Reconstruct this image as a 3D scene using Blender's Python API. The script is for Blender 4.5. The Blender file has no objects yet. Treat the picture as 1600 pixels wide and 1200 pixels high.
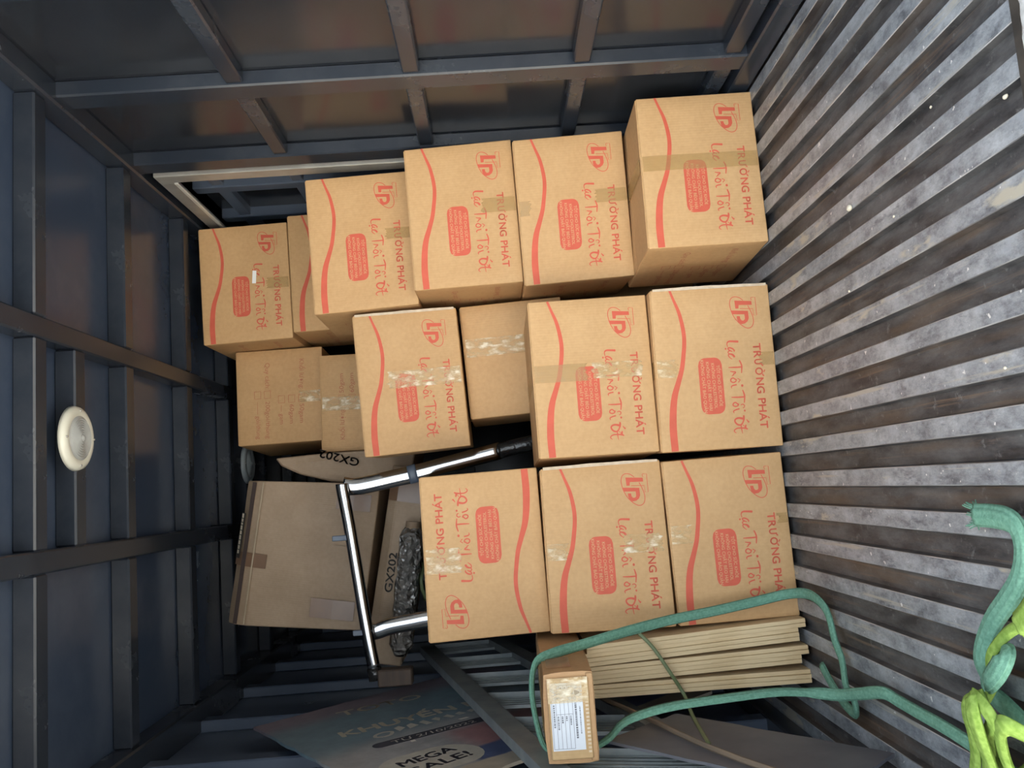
import bpy, bmesh, math, random
from mathutils import Vector, Matrix, Euler, noise

random.seed(7)
SC = bpy.context.scene
COL = SC.collection
PI = math.pi
R = math.radians

# ------------------------------------------------------------------ camera, sky, exposure
cd = bpy.data.cameras.new('camera')
cam = bpy.data.objects.new('camera', cd)
COL.objects.link(cam)
cd.sensor_width = 36.0
cd.sensor_fit = 'HORIZONTAL'
cd.lens = 1321.48 / 1600 * 36
cd.clip_start = 0.02
vR = Vector((0.99021078, -0.12174469, -0.06827031))     # the phone was held upright, the picture lies on its side
vU = Vector((0.07063189, 0.01518385, 0.99738688))
vF = Vector((0.12038995, 0.9924453, -0.02363427))
mx = Matrix.Identity(4)
for i in range(3):
    mx[i][0] = -vU[i]
    mx[i][1] = vR[i]
    mx[i][2] = -vF[i]
    mx[i][3] = (0, 0, 0.712)[i]
cam.matrix_world = mx
SC.camera = cam

world = bpy.data.worlds.new('overcast_sky')
SC.world = world
world.use_nodes = True
wn = world.node_tree.nodes
wl = world.node_tree.links
wn.clear()
wo = wn.new('ShaderNodeOutputWorld')
wb = wn.new('ShaderNodeBackground')
wb.inputs['Color'].default_value = (0.84, 0.93, 1.0, 1)
wb.inputs['Strength'].default_value = 1.0
wl.new(wb.outputs[0], wo.inputs['Surface'])

sl = bpy.data.lights.new('sun', 'SUN')
sl.energy = 14.0
sl.angle = R(3)
sl.color = (1.0, .95, .86)
sun = bpy.data.objects.new('sun', sl)
COL.objects.link(sun)
sun.rotation_euler = Vector((-.66, -.30, -.69)).to_track_quat('-Z', 'Y').to_euler()      # high sun behind the front of the truck: lights the yard outside, not the load space

SC.view_settings.view_transform = 'Standard'
SC.view_settings.look = 'None'
SC.view_settings.gamma = 1
SC.view_settings.use_curve_mapping = False
SC.view_settings.exposure = 1.93

# ------------------------------------------------------------------ materials
def mat(name):
    m = bpy.data.materials.new(name)
    m.use_nodes = True
    nt = m.node_tree
    b = nt.nodes['Principled BSDF']
    return m, nt, b, nt.nodes, nt.links

def noise_col(nt, c1, c2, scale, detail=4, coord='Object', stretch=None, lo=.35, hi=.65, rough=.55):
    N, L = nt.nodes, nt.links
    tc = N.new('ShaderNodeTexCoord')
    src = tc.outputs[coord]
    if stretch:
        mp = N.new('ShaderNodeMapping')
        mp.inputs['Scale'].default_value = stretch
        L.new(src, mp.inputs['Vector'])
        src = mp.outputs[0]
    n = N.new('ShaderNodeTexNoise')
    n.inputs['Scale'].default_value = scale
    n.inputs['Detail'].default_value = detail
    n.inputs['Roughness'].default_value = rough
    L.new(src, n.inputs['Vector'])
    r = N.new('ShaderNodeValToRGB')
    r.color_ramp.elements[0].position = lo
    r.color_ramp.elements[0].color = (*c1, 1)
    r.color_ramp.elements[1].position = hi
    r.color_ramp.elements[1].color = (*c2, 1)
    L.new(n.outputs['Fac'], r.inputs['Fac'])
    return r.outputs['Color'], n.outputs['Fac'], src

def mixc(nt, fac, a, b):
    N, L = nt.nodes, nt.links
    m = N.new('ShaderNodeMix')
    m.data_type = 'RGBA'
    if hasattr(fac, 'links'):
        L.new(fac, m.inputs['Factor'])
    else:
        m.inputs['Factor'].default_value = fac
    for v, k in ((a, 'A'), (b, 'B')):
        s = [x for x in m.inputs if x.name == k and x.type == 'RGBA'][0]
        if hasattr(v, 'links'):
            L.new(v, s)
        else:
            s.default_value = (*v, 1)
    return [x for x in m.outputs if x.type == 'RGBA'][0]

def bump(nt, b, height, strength, dist=.002):
    N, L = nt.nodes, nt.links
    n = N.new('ShaderNodeBump')
    n.inputs['Strength'].default_value = strength
    n.inputs['Distance'].default_value = dist
    L.new(height, n.inputs['Height'])
    L.new(n.outputs[0], b.inputs['Normal'])

def simple(name, c1, c2=None, rough=.6, metal=0., scale=20, stretch=None, bmp=0., coat=0., lo=.35, hi=.65, spec=.5, dist=.002):
    m, nt, b, N, L = mat(name)
    c2 = c2 or tuple(x * .85 for x in c1)
    col, f, _ = noise_col(nt, c1, c2, scale, stretch=stretch, lo=lo, hi=hi)
    L.new(col, b.inputs['Base Color'])
    b.inputs['Roughness'].default_value = rough
    b.inputs['Metallic'].default_value = metal
    b.inputs['Specular IOR Level'].default_value = spec
    b.inputs['Coat Weight'].default_value = coat
    if bmp:
        bump(nt, b, f, bmp, dist)
    return m

def make_kraft(name, base, dark, rough=.62):
    m, nt, b, N, L = mat(name)
    col, f, src = noise_col(nt, base, dark, 9, detail=5)
    # paper fibres and the faint flutes of the corrugated board
    fib, ff, _ = noise_col(nt, (1, 1, 1), (.9, .885, .86), 90, detail=3, lo=.3, hi=.75)
    oi = N.new('ShaderNodeObjectInfo')
    mr = N.new('ShaderNodeMapRange')
    mr.inputs['To Min'].default_value = .95
    mr.inputs['To Max'].default_value = 1.0
    L.new(oi.outputs['Random'], mr.inputs['Value'])
    mul = N.new('ShaderNodeVectorMath'); mul.operation = 'MULTIPLY'
    L.new(col, mul.inputs[0]); L.new(fib, mul.inputs[1])
    mu2 = N.new('ShaderNodeVectorMath'); mu2.operation = 'SCALE'
    L.new(mul.outputs[0], mu2.inputs[0]); L.new(mr.outputs[0], mu2.inputs['Scale'])
    L.new(mu2.outputs[0], b.inputs['Base Color'])
    b.inputs['Roughness'].default_value = rough
    b.inputs['Specular IOR Level'].default_value = .3
    wv = N.new('ShaderNodeTexWave')
    wv.bands_direction = 'X'
    wv.inputs['Scale'].default_value = 45
    wv.inputs['Distortion'].default_value = .6
    L.new(src, wv.inputs['Vector'])
    ad = N.new('ShaderNodeMath'); ad.operation = 'ADD'
    sc_ = N.new('ShaderNodeMath'); sc_.operation = 'MULTIPLY'; sc_.inputs[1].default_value = 6.
    L.new(f, sc_.inputs[0]); L.new(sc_.outputs[0], ad.inputs[0]); L.new(wv.outputs['Fac'], ad.inputs[1])
    bump(nt, b, ad.outputs[0], .12, .0012)
    return m

KRAFT = make_kraft('kraft_cardboard', (.60, .375, .185), (.565, .345, .165))
KRAFT_OLD = make_kraft('aged_cardboard', (.41, .305, .215), (.36, .262, .18))
KRAFT_EDGE = simple('raw_cardboard_edge', (.62, .51, .39), (.52, .41, .29), .8, scale=60)
RED = simple('red_print', (.60, .115, .07), (.55, .105, .062), .6, scale=40, spec=.3)
RED_FAINT = simple('faint_red_print', (.46, .15, .085), (.42, .17, .09), .65, scale=40, spec=.3)
TANTXT = simple('reversed_lettering', (.60, .37, .18), (.57, .35, .17), .65, scale=40)
BLACKINK = simple('black_ink', (.025, .022, .02), (.05, .045, .04), .6, scale=40)
GREYINK = simple('grey_ink', (.11, .115, .14), (.15, .16, .19), .6, scale=40)
BROWNTAPE = simple('brown_packing_tape', (.22, .13, .08), (.18, .105, .065), .3, scale=12)
PAPER = simple('white_paper_label', (.58, .62, .69), (.54, .58, .65), .35, scale=15)

def make_tape(name, col, fac, crinkle, rough=.16, pale=None):
    m, nt, b, N, L = mat(name)
    c, f, src = noise_col(nt, col, pale or col, 60, detail=5, stretch=(1.3, 1, .6), lo=.50, hi=.68)
    L.new(c, b.inputs['Base Color'])
    b.inputs['Roughness'].default_value = rough
    b.inputs['Specular IOR Level'].default_value = .6
    bump(nt, b, f, crinkle, .004)
    tr = N.new('ShaderNodeBsdfTransparent')
    tr.inputs['Color'].default_value = (1, .97, .90, 1)
    ms = N.new('ShaderNodeMixShader')
    mr = N.new('ShaderNodeMapRange')
    mr.inputs['From Min'].default_value = .40
    mr.inputs['From Max'].default_value = .70
    mr.inputs['To Min'].default_value = fac
    mr.inputs['To Max'].default_value = min(1, fac + (.45 if pale else .06))
    L.new(f, mr.inputs['Value'])
    L.new(mr.outputs[0], ms.inputs['Fac'])
    L.new(tr.outputs[0], ms.inputs[1]); L.new(b.outputs[0], ms.inputs[2])
    L.new(ms.outputs[0], N['Material Output'].inputs['Surface'])
    return m
TAPE = make_tape('clear_packing_tape', (.52, .35, .155), .42, .10, .22)
TAPE_W = make_tape('crinkled_packing_tape', (.66, .49, .26), .32, .55, .16, (.92, .84, .66))

def make_paint(name, base, dust, rough, lo=.45, hi=.75):
    m, nt, b, N, L = mat(name)
    col, f, src = noise_col(nt, base, dust, 2.2, detail=6, lo=lo, hi=hi, rough=.65)
    tc = N.new('ShaderNodeTexCoord'); oi = N.new('ShaderNodeObjectInfo')
    am = N.new('ShaderNodeMath'); am.operation = 'MULTIPLY'; am.inputs[1].default_value = 37.
    L.new(oi.outputs['Random'], am.inputs[0])
    av = N.new('ShaderNodeVectorMath'); av.operation = 'ADD'
    L.new(tc.outputs['Object'], av.inputs[0]); L.new(am.outputs[0], av.inputs[1])
    nz = N.new('ShaderNodeTexNoise'); nz.inputs['Scale'].default_value = 26; nz.inputs['Detail'].default_value = 8; nz.inputs['Roughness'].default_value = .75
    L.new(av.outputs[0], nz.inputs['Vector'])
    rr_ = N.new('ShaderNodeMapRange'); rr_.inputs['From Min'].default_value = .74; rr_.inputs['From Max'].default_value = .82
    rr_.inputs['To Max'].default_value = .13
    L.new(nz.outputs['Fac'], rr_.inputs['Value'])
    sp, f2 = rr_.outputs[0], nz.outputs['Fac']
    ad = N.new('ShaderNodeVectorMath'); ad.operation = 'ADD'
    L.new(col, ad.inputs[0]); L.new(sp, ad.inputs[1])
    L.new(ad.outputs[0], b.inputs['Base Color'])
    b.inputs['Roughness'].default_value = rough
    b.inputs['Specular IOR Level'].default_value = .55
    mr = N.new('ShaderNodeMapRange')
    mr.inputs['To Min'].default_value = rough - .06
    mr.inputs['To Max'].default_value = rough + .14
    L.new(f, mr.inputs['Value']); L.new(mr.outputs[0], b.inputs['Roughness'])
    return m
PAINT = make_paint('black_gloss_wall_paint', (.016, .019, .026), (.036, .040, .048), .15)
PAINT_C = make_paint('dark_blue_ceiling_paint', (.040, .058, .098), (.066, .086, .126), .20)  # dark blue paint, its colour lifted to take in some lens haze
PAINT_L = make_paint('haze_lightened_blue_paint', (.075, .098, .145), (.10, .125, .175), .26)  # lens haze over the left side is put into this lighter colour
STEEL_B = make_paint('black_painted_frame', (.018, .024, .036), (.046, .053, .066), .22)
ALU = simple('dull_aluminium', (.50, .49, .46), (.40, .38, .35), .38, .55, scale=12)
CHROME = simple('chrome', (.50, .51, .53), (.42, .43, .45), .12, 1.0, scale=6)
BLACKPL = simple('black_shiny_plastic', (.012, .012, .013), (.02, .02, .02), .12, scale=30, bmp=.6, dist=.006)
BLUETAPE = simple('blue_grey_tape', (.10, .13, .18), (.08, .10, .14), .4)
GALV = simple('grey_galvanised_steel', (.20, .23, .245), (.28, .305, .31), .5, .35, scale=14, bmp=.1)
CREAM = simple('cream_plastic', (.70, .69, .60), (.66, .65, .56), .35, scale=10)
LENS = simple('frosted_lamp_lens', (.40, .41, .40), (.34, .35, .34), .12, scale=30, bmp=.2)
GREYLAMP = simple('grey_lamp_rim', (.36, .40, .42), (.30, .34, .36), .4)
SACKM = simple('grey_green_sack', (.085, .115, .10), (.06, .085, .075), .6, scale=30, bmp=.4)
BROWNWOOD = simple('dark_brown_wood', (.075, .05, .036), (.05, .034, .026), .7, scale=8, stretch=(1, 8, 8))
STICK = simple('brown_stick', (.20, .145, .10), (.13, .10, .075), .7, scale=8)
TEAL = simple('teal_knitted_strap', (.105, .235, .170), (.155, .315, .235), .85, scale=160, bmp=.7, dist=.002, spec=.2)
LIME = simple('lime_knitted_strap', (.155, .255, .045), (.25, .37, .085), .85, scale=110, bmp=.5, dist=.002, spec=.2)
PPSTRAP = simple('green_plastic_strap', (.11, .145, .065), (.15, .19, .09), .45)
CONCRETE = simple('grey_concrete', (.40, .39, .37), (.33, .32, .30), .9, scale=5, bmp=.2)
PEBBLE = simple('pale_grit', (.72, .66, .54), (.62, .55, .44), .8)
DARKSHEET = simple('dusty_dark_sheet', (.085, .088, .11), (.125, .127, .145), .55, scale=9)
WHITEMAT = simple('white_frayed_cloth', (.75, .75, .74), (.62, .62, .62), .9, scale=40, bmp=.8, dist=.01)

# bare ribbed floor: worn tops, dirty valleys
def make_floor(name, top):
    m, nt, b, N, L = mat(name)
    if top:
        c, f, src = noise_col(nt, (.10, .115, .14), (.52, .56, .61), 11, detail=12, lo=.36, hi=.66, rough=.82, stretch=(1.6, .8, 1))
        st, f2, _ = noise_col(nt, (0, 0, 0), (1, 1, 1), 3.0, detail=6, lo=.60, hi=.64, rough=.6, stretch=(3.5, 1, 1))
        # crisp stains, dried drip rims and dust lines along the ribs
        q, fq, _ = noise_col(nt, (0, 0, 0), (.75, .75, .75), 34, detail=7, lo=.52, hi=.62, rough=.7, stretch=(1, .55, 1))
        c = mixc(nt, q, c, (.36, .395, .45))
        dk, fd, _ = noise_col(nt, (0, 0, 0), (.8, .8, .8), 26, detail=9, lo=.56, hi=.66, rough=.75, stretch=(1.3, .35, 1))
        c = mixc(nt, dk, c, (.085, .098, .125))
        vo = N.new('ShaderNodeTexVoronoi'); vo.feature = 'DISTANCE_TO_EDGE'; vo.inputs['Scale'].default_value = 30
        L.new(src, vo.inputs['Vector'])
        rim = N.new('ShaderNodeMapRange'); rim.inputs['From Min'].default_value = .0; rim.inputs['From Max'].default_value = .05
        rim.inputs['To Min'].default_value = .30; rim.inputs['To Max'].default_value = 0
        L.new(vo.outputs['Distance'], rim.inputs['Value'])
        rm = N.new('ShaderNodeMath'); rm.operation = 'MULTIPLY'
        L.new(rim.outputs[0], rm.inputs[0]); L.new(q, rm.inputs[1])
        c = mixc(nt, rm.outputs[0], c, (.55, .57, .60))
        dl, f9, _ = noise_col(nt, (0, 0, 0), (.8, .8, .8), 9, detail=6, lo=.60, hi=.66, rough=.62, stretch=(7, .22, 1))
        c = mixc(nt, dl, c, (.46, .44, .38))
        c = mixc(nt, st, c, (.50, .48, .41))
        sp, f3, _ = noise_col(nt, (0, 0, 0), (1, 1, 1), 60, detail=2, lo=.70, hi=.72)
        c = mixc(nt, sp, c, (.75, .76, .76))
        L.new(c, b.inputs['Base Color'])
        mr = N.new('ShaderNodeMapRange')
        mr.inputs['To Min'].default_value = .22
        mr.inputs['To Max'].default_value = .46
        L.new(f, mr.inputs['Value']); L.new(mr.outputs[0], b.inputs['Roughness'])
        b.inputs['Metallic'].default_value = .35
        bump(nt, b, f, .35, .004)
    else:
        c, f, src = noise_col(nt, (.026, .027, .031), (.12, .118, .12), 10, detail=10, lo=.38, hi=.66, rough=.7, stretch=(2.5, .7, 1))
        br, f2, _ = noise_col(nt, (0, 0, 0), (1, 1, 1), 4, detail=6, lo=.52, hi=.66, stretch=(5, .5, 1))
        br2 = N.new('ShaderNodeMath'); br2.operation = 'MULTIPLY'; br2.inputs[1].default_value = .55
        L.new(br, br2.inputs[0])
        c = mixc(nt, br2.outputs[0], c, (.12, .078, .05))
        dl, f9, _ = noise_col(nt, (0, 0, 0), (.7, .7, .7), 9, detail=8, lo=.57, hi=.66, rough=.66, stretch=(9, .2, 1))
        c = mixc(nt, dl, c, (.17, .115, .08))
        sc2, f8, _ = noise_col(nt, (0, 0, 0), (.7, .7, .7), 45, detail=6, lo=.60, hi=.68, rough=.7)
        c = mixc(nt, sc2, c, (.17, .168, .17))
        L.new(c, b.inputs['Base Color'])
        b.inputs['Roughness'].default_value = .5
        b.inputs['Metallic'].default_value = .15
        bump(nt, b, f, .3, .004)
    return m
FTOP = make_floor('worn_rib_tops', True)
FVAL = make_floor('dirty_floor_valleys', False)

def make_board_wood():
    m, nt, b, N, L = mat('pale_laminated_wood')
    tc = N.new('ShaderNodeTexCoord')
    mp = N.new('ShaderNodeMapping')
    mp.inputs['Scale'].default_value = (60, 12, 8)
    L.new(tc.outputs['Object'], mp.inputs['Vector'])
    vo = N.new('ShaderNodeTexVoronoi')
    vo.inputs['Scale'].default_value = 1.4
    L.new(mp.outputs[0], vo.inputs['Vector'])
    bw = N.new('ShaderNodeRGBToBW')
    L.new(vo.outputs['Color'], bw.inputs[0])
    rr = N.new('ShaderNodeValToRGB')
    rr.color_ramp.elements[0].color = (.62, .455, .26, 1)
    rr.color_ramp.elements[1].color = (.78, .62, .39, 1)
    L.new(bw.outputs[0], rr.inputs[0])
    c, f, _ = noise_col(nt, (.86, .83, .78), (1, 1, 1), 30, detail=4, stretch=(3, 3, .25))
    mu = N.new('ShaderNodeVectorMath'); mu.operation = 'MULTIPLY'
    L.new(rr.outputs[0], mu.inputs[0]); L.new(c, mu.inputs[1])
    L.new(mu.outputs[0], b.inputs['Base Color'])
    b.inputs['Roughness'].default_value = .65
    return m
WOOD = make_board_wood()

def make_bubble():
    m, nt, b, N, L = mat('crinkled_clear_wrap')
    tc = N.new('ShaderNodeTexCoord')
    n = N.new('ShaderNodeTexNoise')
    n.inputs['Scale'].default_value = 14
    n.inputs['Detail'].default_value = 3
    L.new(tc.outputs['Object'], n.inputs['Vector'])
    ad = N.new('ShaderNodeVectorMath'); ad.operation = 'MULTIPLY_ADD'
    ad.inputs[1].default_value = (.06, .06, .06)
    L.new(n.outputs['Color'], ad.inputs[0]); L.new(tc.outputs['Object'], ad.inputs[2])
    vo = N.new('ShaderNodeTexVoronoi')
    vo.inputs['Scale'].default_value = 55
    L.new(ad.outputs[0], vo.inputs['Vector'])
    b.inputs['Base Color'].default_value = (.17, .16, .15, 1)
    b.inputs['Roughness'].default_value = .10
    b.inputs['Specular IOR Level'].default_value = 1.
    bump(nt, b, vo.outputs['Distance'], 1., .022)
    return m
BUBBLE = make_bubble()

def make_sign():
    # the printed zones of the sign: mauve band, teal field, grey lower part, red and navy patches
    m, nt, b, N, L = mat('faded_sign_print')
    tc = N.new('ShaderNodeTexCoord')
    sx = N.new('ShaderNodeSeparateXYZ')
    L.new(tc.outputs['Object'], sx.inputs[0])
    n = N.new('ShaderNodeTexNoise')
    n.inputs['Scale'].default_value = 6; n.inputs['Detail'].default_value = 6
    L.new(tc.outputs['Object'], n.inputs['Vector'])
    def ramp(a, lo, hi, wob=.06):
        s = N.new('ShaderNodeMath'); s.operation = 'MULTIPLY_ADD'
        L.new(n.outputs['Fac'], s.inputs[0]); s.inputs[1].default_value = wob; L.new(a, s.inputs[2])
        r = N.new('ShaderNodeMapRange')
        r.interpolation_type = 'SMOOTHSTEP'
        r.inputs['From Min'].default_value = lo; r.inputs['From Max'].default_value = hi
        L.new(s.outputs[0], r.inputs['Value'])
        return r.outputs[0]
    def mulf(a, b_):
        s = N.new('ShaderNodeMath'); s.operation = 'MULTIPLY'; L.new(a, s.inputs[0]); L.new(b_, s.inputs[1]); return s.outputs[0]
    v = N.new('ShaderNodeMath'); v.operation = 'MULTIPLY'; v.inputs[1].default_value = -1
    L.new(sx.outputs['Y'], v.inputs[0])
    V, U = v.outputs[0], sx.outputs['X']
    c = mixc(nt, ramp(V, .10, .20), (.125, .108, .130), (.090, .135, .165))
    c = mixc(nt, ramp(V, .40, .52), c, (.20, .20, .205))
    red = mulf(ramp(U, .30, .38), ramp(V, .52, .58))
    c = mixc(nt, red, c, (.20, .105, .11))
    navy = mulf(ramp(U, .27, .30), ramp(V, .70, .72))
    c = mixc(nt, navy, c, (.045, .06, .12))
    c = mixc(nt, ramp(V, .79, .80), c, (.26, .225, .18))
    du, f, _ = noise_col(nt, (1.45, 1.45, 1.45), (1.9, 1.9, 1.9), 18, detail=8, rough=.7)
    mu = N.new('ShaderNodeVectorMath'); mu.operation = 'MULTIPLY'
    L.new(c, mu.inputs[0]); L.new(du, mu.inputs[1])
    L.new(mu.outputs[0], b.inputs['Base Color'])
    b.inputs['Roughness'].default_value = .42
    return m
SIGN = make_sign()
SIGN_BEIGE = simple('faded_beige_print', (.66, .59, .47), (.55, .49, .39), .5, scale=25)
SIGN_PALE = simple('pale_grey_print', (.52, .49, .43), (.44, .42, .37), .5, scale=25)
SIGN_DARK = simple('dark_navy_print', (.030, .033, .055), (.05, .05, .07), .5, scale=25)

# ------------------------------------------------------------------ object helpers
def link(name, me, m=None, parent=None, smooth=False):
    o = bpy.data.objects.new(name, me)
    COL.objects.link(o)
    if m is not None and not me.materials:
        me.materials.append(m)
    if parent is not None:
        o.parent = parent
    if smooth:
        for p in me.polygons:
            p.use_smooth = True
    return o

def empty(name, loc=(0, 0, 0), rot=(0, 0, 0)):
    o = bpy.data.objects.new(name, None)
    COL.objects.link(o)
    o.empty_display_size = .05
    o.location = loc
    o.rotation_euler = rot
    return o

def tag(o, label=None, cat=None, group=None, kind=None):
    for k, v in (('label', label), ('category', cat), ('group', group), ('kind', kind)):
        if v:
            o[k] = v
    return o

class MB:
    def __init__(s):
        s.v = []; s.f = []; s.mi = []
    def add(s, vs, fs, mi=0):
        n = len(s.v)
        s.v += [tuple(p) for p in vs]
        s.f += [tuple(i + n for i in f) for f in fs]
        s.mi += [mi] * len(fs)
        return s
    def box(s, x0, x1, y0, y1, z0, z1, mi=0):
        vs = [(x, y, z) for z in (z0, z1) for y in (y0, y1) for x in (x0, x1)]
        return s.add(vs, [(0, 2, 3, 1), (4, 5, 7, 6), (0, 1, 5, 4), (2, 6, 7, 3), (0, 4, 6, 2), (1, 3, 7, 5)], mi)
    def prism(s, pts, y0, y1, axis=1, mi=0):
        n = len(pts)
        def P(a, b, h):
            return (a, h, b) if axis == 1 else ((h, a, b) if axis == 0 else (a, b, h))
        vs = [P(a, b, y0) for a, b in pts] + [P(a, b, y1) for a, b in pts]
        fs = [tuple(range(n - 1, -1, -1)), tuple(range(n, 2 * n))]
        fs += [(i, (i + 1) % n, n + (i + 1) % n, n + i) for i in range(n)]
        return s.add(vs, fs, mi)
    def mesh(s, name, bevel=0., seg=1):
        me = bpy.data.meshes.new(name)
        me.from_pydata(s.v, [], s.f)
        if any(s.mi):
            me.polygons.foreach_set('material_index', s.mi)
        bm = bmesh.new(); bm.from_mesh(me)
        bmesh.ops.recalc_face_normals(bm, faces=bm.faces)
        if bevel:
            bmesh.ops.bevel(bm, geom=list(bm.edges), offset=bevel, segments=seg, affect='EDGES', clamp_overlap=True)
        bm.to_mesh(me); bm.free()
        me.update()
        return me

def boxobj(name, x0, x1, y0, y1, z0, z1, m, parent=None, bevel=0.):
    """a box whose origin sits at its centre"""
    cx, cy, cz = (x0 + x1) / 2, (y0 + y1) / 2, (z0 + z1) / 2
    me = MB().box(x0 - cx, x1 - cx, y0 - cy, y1 - cy, z0 - cz, z1 - cz).mesh(name, bevel)
    o = link(name, me, m, parent)
    o.location = (cx, cy, cz)
    return o

def catmull(pts, n=6):
    P = [Vector(p) for p in pts]
    P = [P[0] * 2 - P[1]] + P + [P[-1] * 2 - P[-2]]
    out = []
    for i in range(1, len(P) - 2):
        a, b, c, d = P[i - 1:i + 3]
        for k in range(n):
            t = k / n
            out.append(.5 * ((2 * b) + (c - a) * t + (2 * a - 5 * b + 4 * c - d) * t * t + (3 * b - a - 3 * c + d) * t ** 3))
    out.append(P[-2])
    return out

def sweep(path, w, h, nsec=12, lobes=0, up=(0, 0, 1), smooth_n=6, cap=True, square=False, twist=None):
    """tube of elliptic (or square) section w x h along a path; w lies across, h along 'up'"""
    pts = catmull(path, smooth_n) if smooth_n else [Vector(p) for p in path]
    n = len(pts)
    mb = MB()
    upv = Vector(up)
    prev = None
    rings = []
    for i, p in enumerate(pts):
        t = (pts[min(i + 1, n - 1)] - pts[max(i - 1, 0)]).normalized()
        if prev is None:
            sd = t.cross(upv)
            if sd.length < .1:
                sd = t.cross(Vector((1, 0, 0)))
            sd.normalize()
        else:
            sd = prev - t * prev.dot(t)
            want = t.cross(upv)
            if want.length > .35:
                want.normalize()
                if want.dot(sd) < 0:
                    want = -want
                sd = sd.lerp(want, .25)
            sd.normalize()
        prev = sd
        nn = sd.cross(t).normalized()
        tw = twist(i / (n - 1)) if twist else 0
        s2 = sd * math.cos(tw) + nn * math.sin(tw)
        n2 = nn * math.cos(tw) - sd * math.sin(tw)
        ring = []
        for k in range(nsec):
            a = 2 * PI * (k + .5) / nsec
            if square:
                ca, sa = math.cos(a), math.sin(a)
                q = max(abs(ca), abs(sa))
                ca, sa = ca / q, sa / q
                r = 1
            else:
                ca, sa = math.cos(a), math.sin(a)
                r = 1 + (.13 * math.cos(lobes * a) if lobes else 0)
            ring.append(p + s2 * (w / 2 * ca * r) + n2 * (h / 2 * sa * r))
        rings.append(ring)
    vs = [v for r_ in rings for v in r_]
    fs = []
    for i in range(n - 1):
        for k in range(nsec):
            a = i * nsec + k; b = i * nsec + (k + 1) % nsec
            fs.append((a, b, b + nsec, a + nsec))
    if cap:
        fs.append(tuple(range(nsec - 1, -1, -1)))
        fs.append(tuple(range((n - 1) * nsec, n * nsec)))
    return mb.add(vs, fs)

# ------------------------------------------------------------------ flat print helpers (2-D artwork)
_tc = {}
def text2d(body, res=3):
    if body in _tc:
        return _tc[body]
    c = bpy.data.curves.new('lettering', 'FONT')
    c.body = body
    c.resolution_u = res
    o = bpy.data.objects.new('lettering', c)
    COL.objects.link(o)
    bpy.context.view_layer.update()
    me = bpy.data.meshes.new_from_object(o)
    vs = [(v.co.x, v.co.y) for v in me.vertices]
    fs = [tuple(p.vertices) for p in me.polygons]
    bpy.data.objects.remove(o); bpy.data.curves.remove(c); bpy.data.meshes.remove(me)
    _tc[body] = (vs, fs)
    return _tc[body]

class Art:
    """flat artwork: points in metres, X right, Y up in reading direction"""
    def __init__(s):
        s.v = []; s.f = []
    def poly(s, pts):
        n = len(s.v); s.v += [tuple(p) for p in pts]; s.f.append(tuple(range(n, n + len(pts)))); return s
    def text(s, body, x0, x1, base, cap, rot=0., bold=0.):
        vs, fs = text2d(body)
        a = min(p[0] for p in vs); b = max(p[0] for p in vs)
        kx = (x1 - x0) / (b - a); ky = cap / .688
        c, sn = math.cos(rot), math.sin(rot)
        offs = [(0, 0)] if not bold else [(0, 0), (bold, 0), (-bold, 0), (0, bold), (0, -bold)]
        for ox, oy in offs:
            n = len(s.v)
            for p in vs:
                x = (p[0] - a) * kx + ox; y = p[1] * ky + oy
                s.v.append((x0 + x * c - y * sn, base + x * sn + y * c))
            s.f += [tuple(i + n for i in f) for f in fs]
        return s
    def ribbon(s, pts, w, smooth=6, closed=False):
        P = [Vector((*p, 0)) for p in pts]
        if smooth:
            P = catmull(P, smooth)
        n = len(P)
        ws = w if isinstance(w, (list, tuple)) else [w]
        def W(i):
            t = i / (n - 1) * (len(ws) - 1); k = min(int(t), len(ws) - 2) if len(ws) > 1 else 0
            return ws[0] if len(ws) == 1 else ws[k] + (ws[k + 1] - ws[k]) * (t - k)
        b = len(s.v)
        for i, p in enumerate(P):
            t = P[min(i + 1, n - 1)] - P[max(i - 1, 0)]
            if closed and i in (0, n - 1):
                t = P[1] - P[n - 2]
            t.normalize()
            nx, ny = -t.y, t.x
            h = W(i) / 2
            s.v += [(p.x + nx * h, p.y + ny * h), (p.x - nx * h, p.y - ny * h)]
        for i in range(n - 1):
            s.f.append((b + 2 * i, b + 2 * i + 1, b + 2 * i + 3, b + 2 * i + 2))
        return s
    def disc(s, x, y, rx, ry=None, n=14, rot=0):
        ry = ry or rx
        c, sn = math.cos(rot), math.sin(rot)
        return s.poly([(x + rx * math.cos(2 * PI * k / n) * c - ry * math.sin(2 * PI * k / n) * sn,
                        y + rx * math.cos(2 * PI * k / n) * sn + ry * math.sin(2 * PI * k / n) * c) for k in range(n)])
    def rrect(s, cx, cy, w, h, r, n=6):
        pts = []
        for qx, qy, a0 in ((1, 1, 0), (-1, 1, 90), (-1, -1, 180), (1, -1, 270)):
            for k in range(n + 1):
                a = R(a0 + 90 * k / n)
                pts.append((cx + qx * (w / 2 - r) + r * math.cos(a), cy + qy * (h / 2 - r) + r * math.sin(a)))
        return s.poly(pts)
    def build(s, name, place, off, m, parent):
        me = bpy.data.meshes.new(name)
        me.from_pydata([place(x, y, off) for x, y in s.v], [], s.f)
        me.update()
        return link(name, me, m, parent)

# ------------------------------------------------------------------ the truck's load space (setting)
XL, XR = -0.69, 1.02          # inner faces of the wall panels
Y0, Y1 = 1.03, 5.25
ZT = 1.75

g = boxobj('ground', -14, 14, -16, 14, -1.05, -.95, CONCRETE); tag(g, kind='structure')

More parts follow.
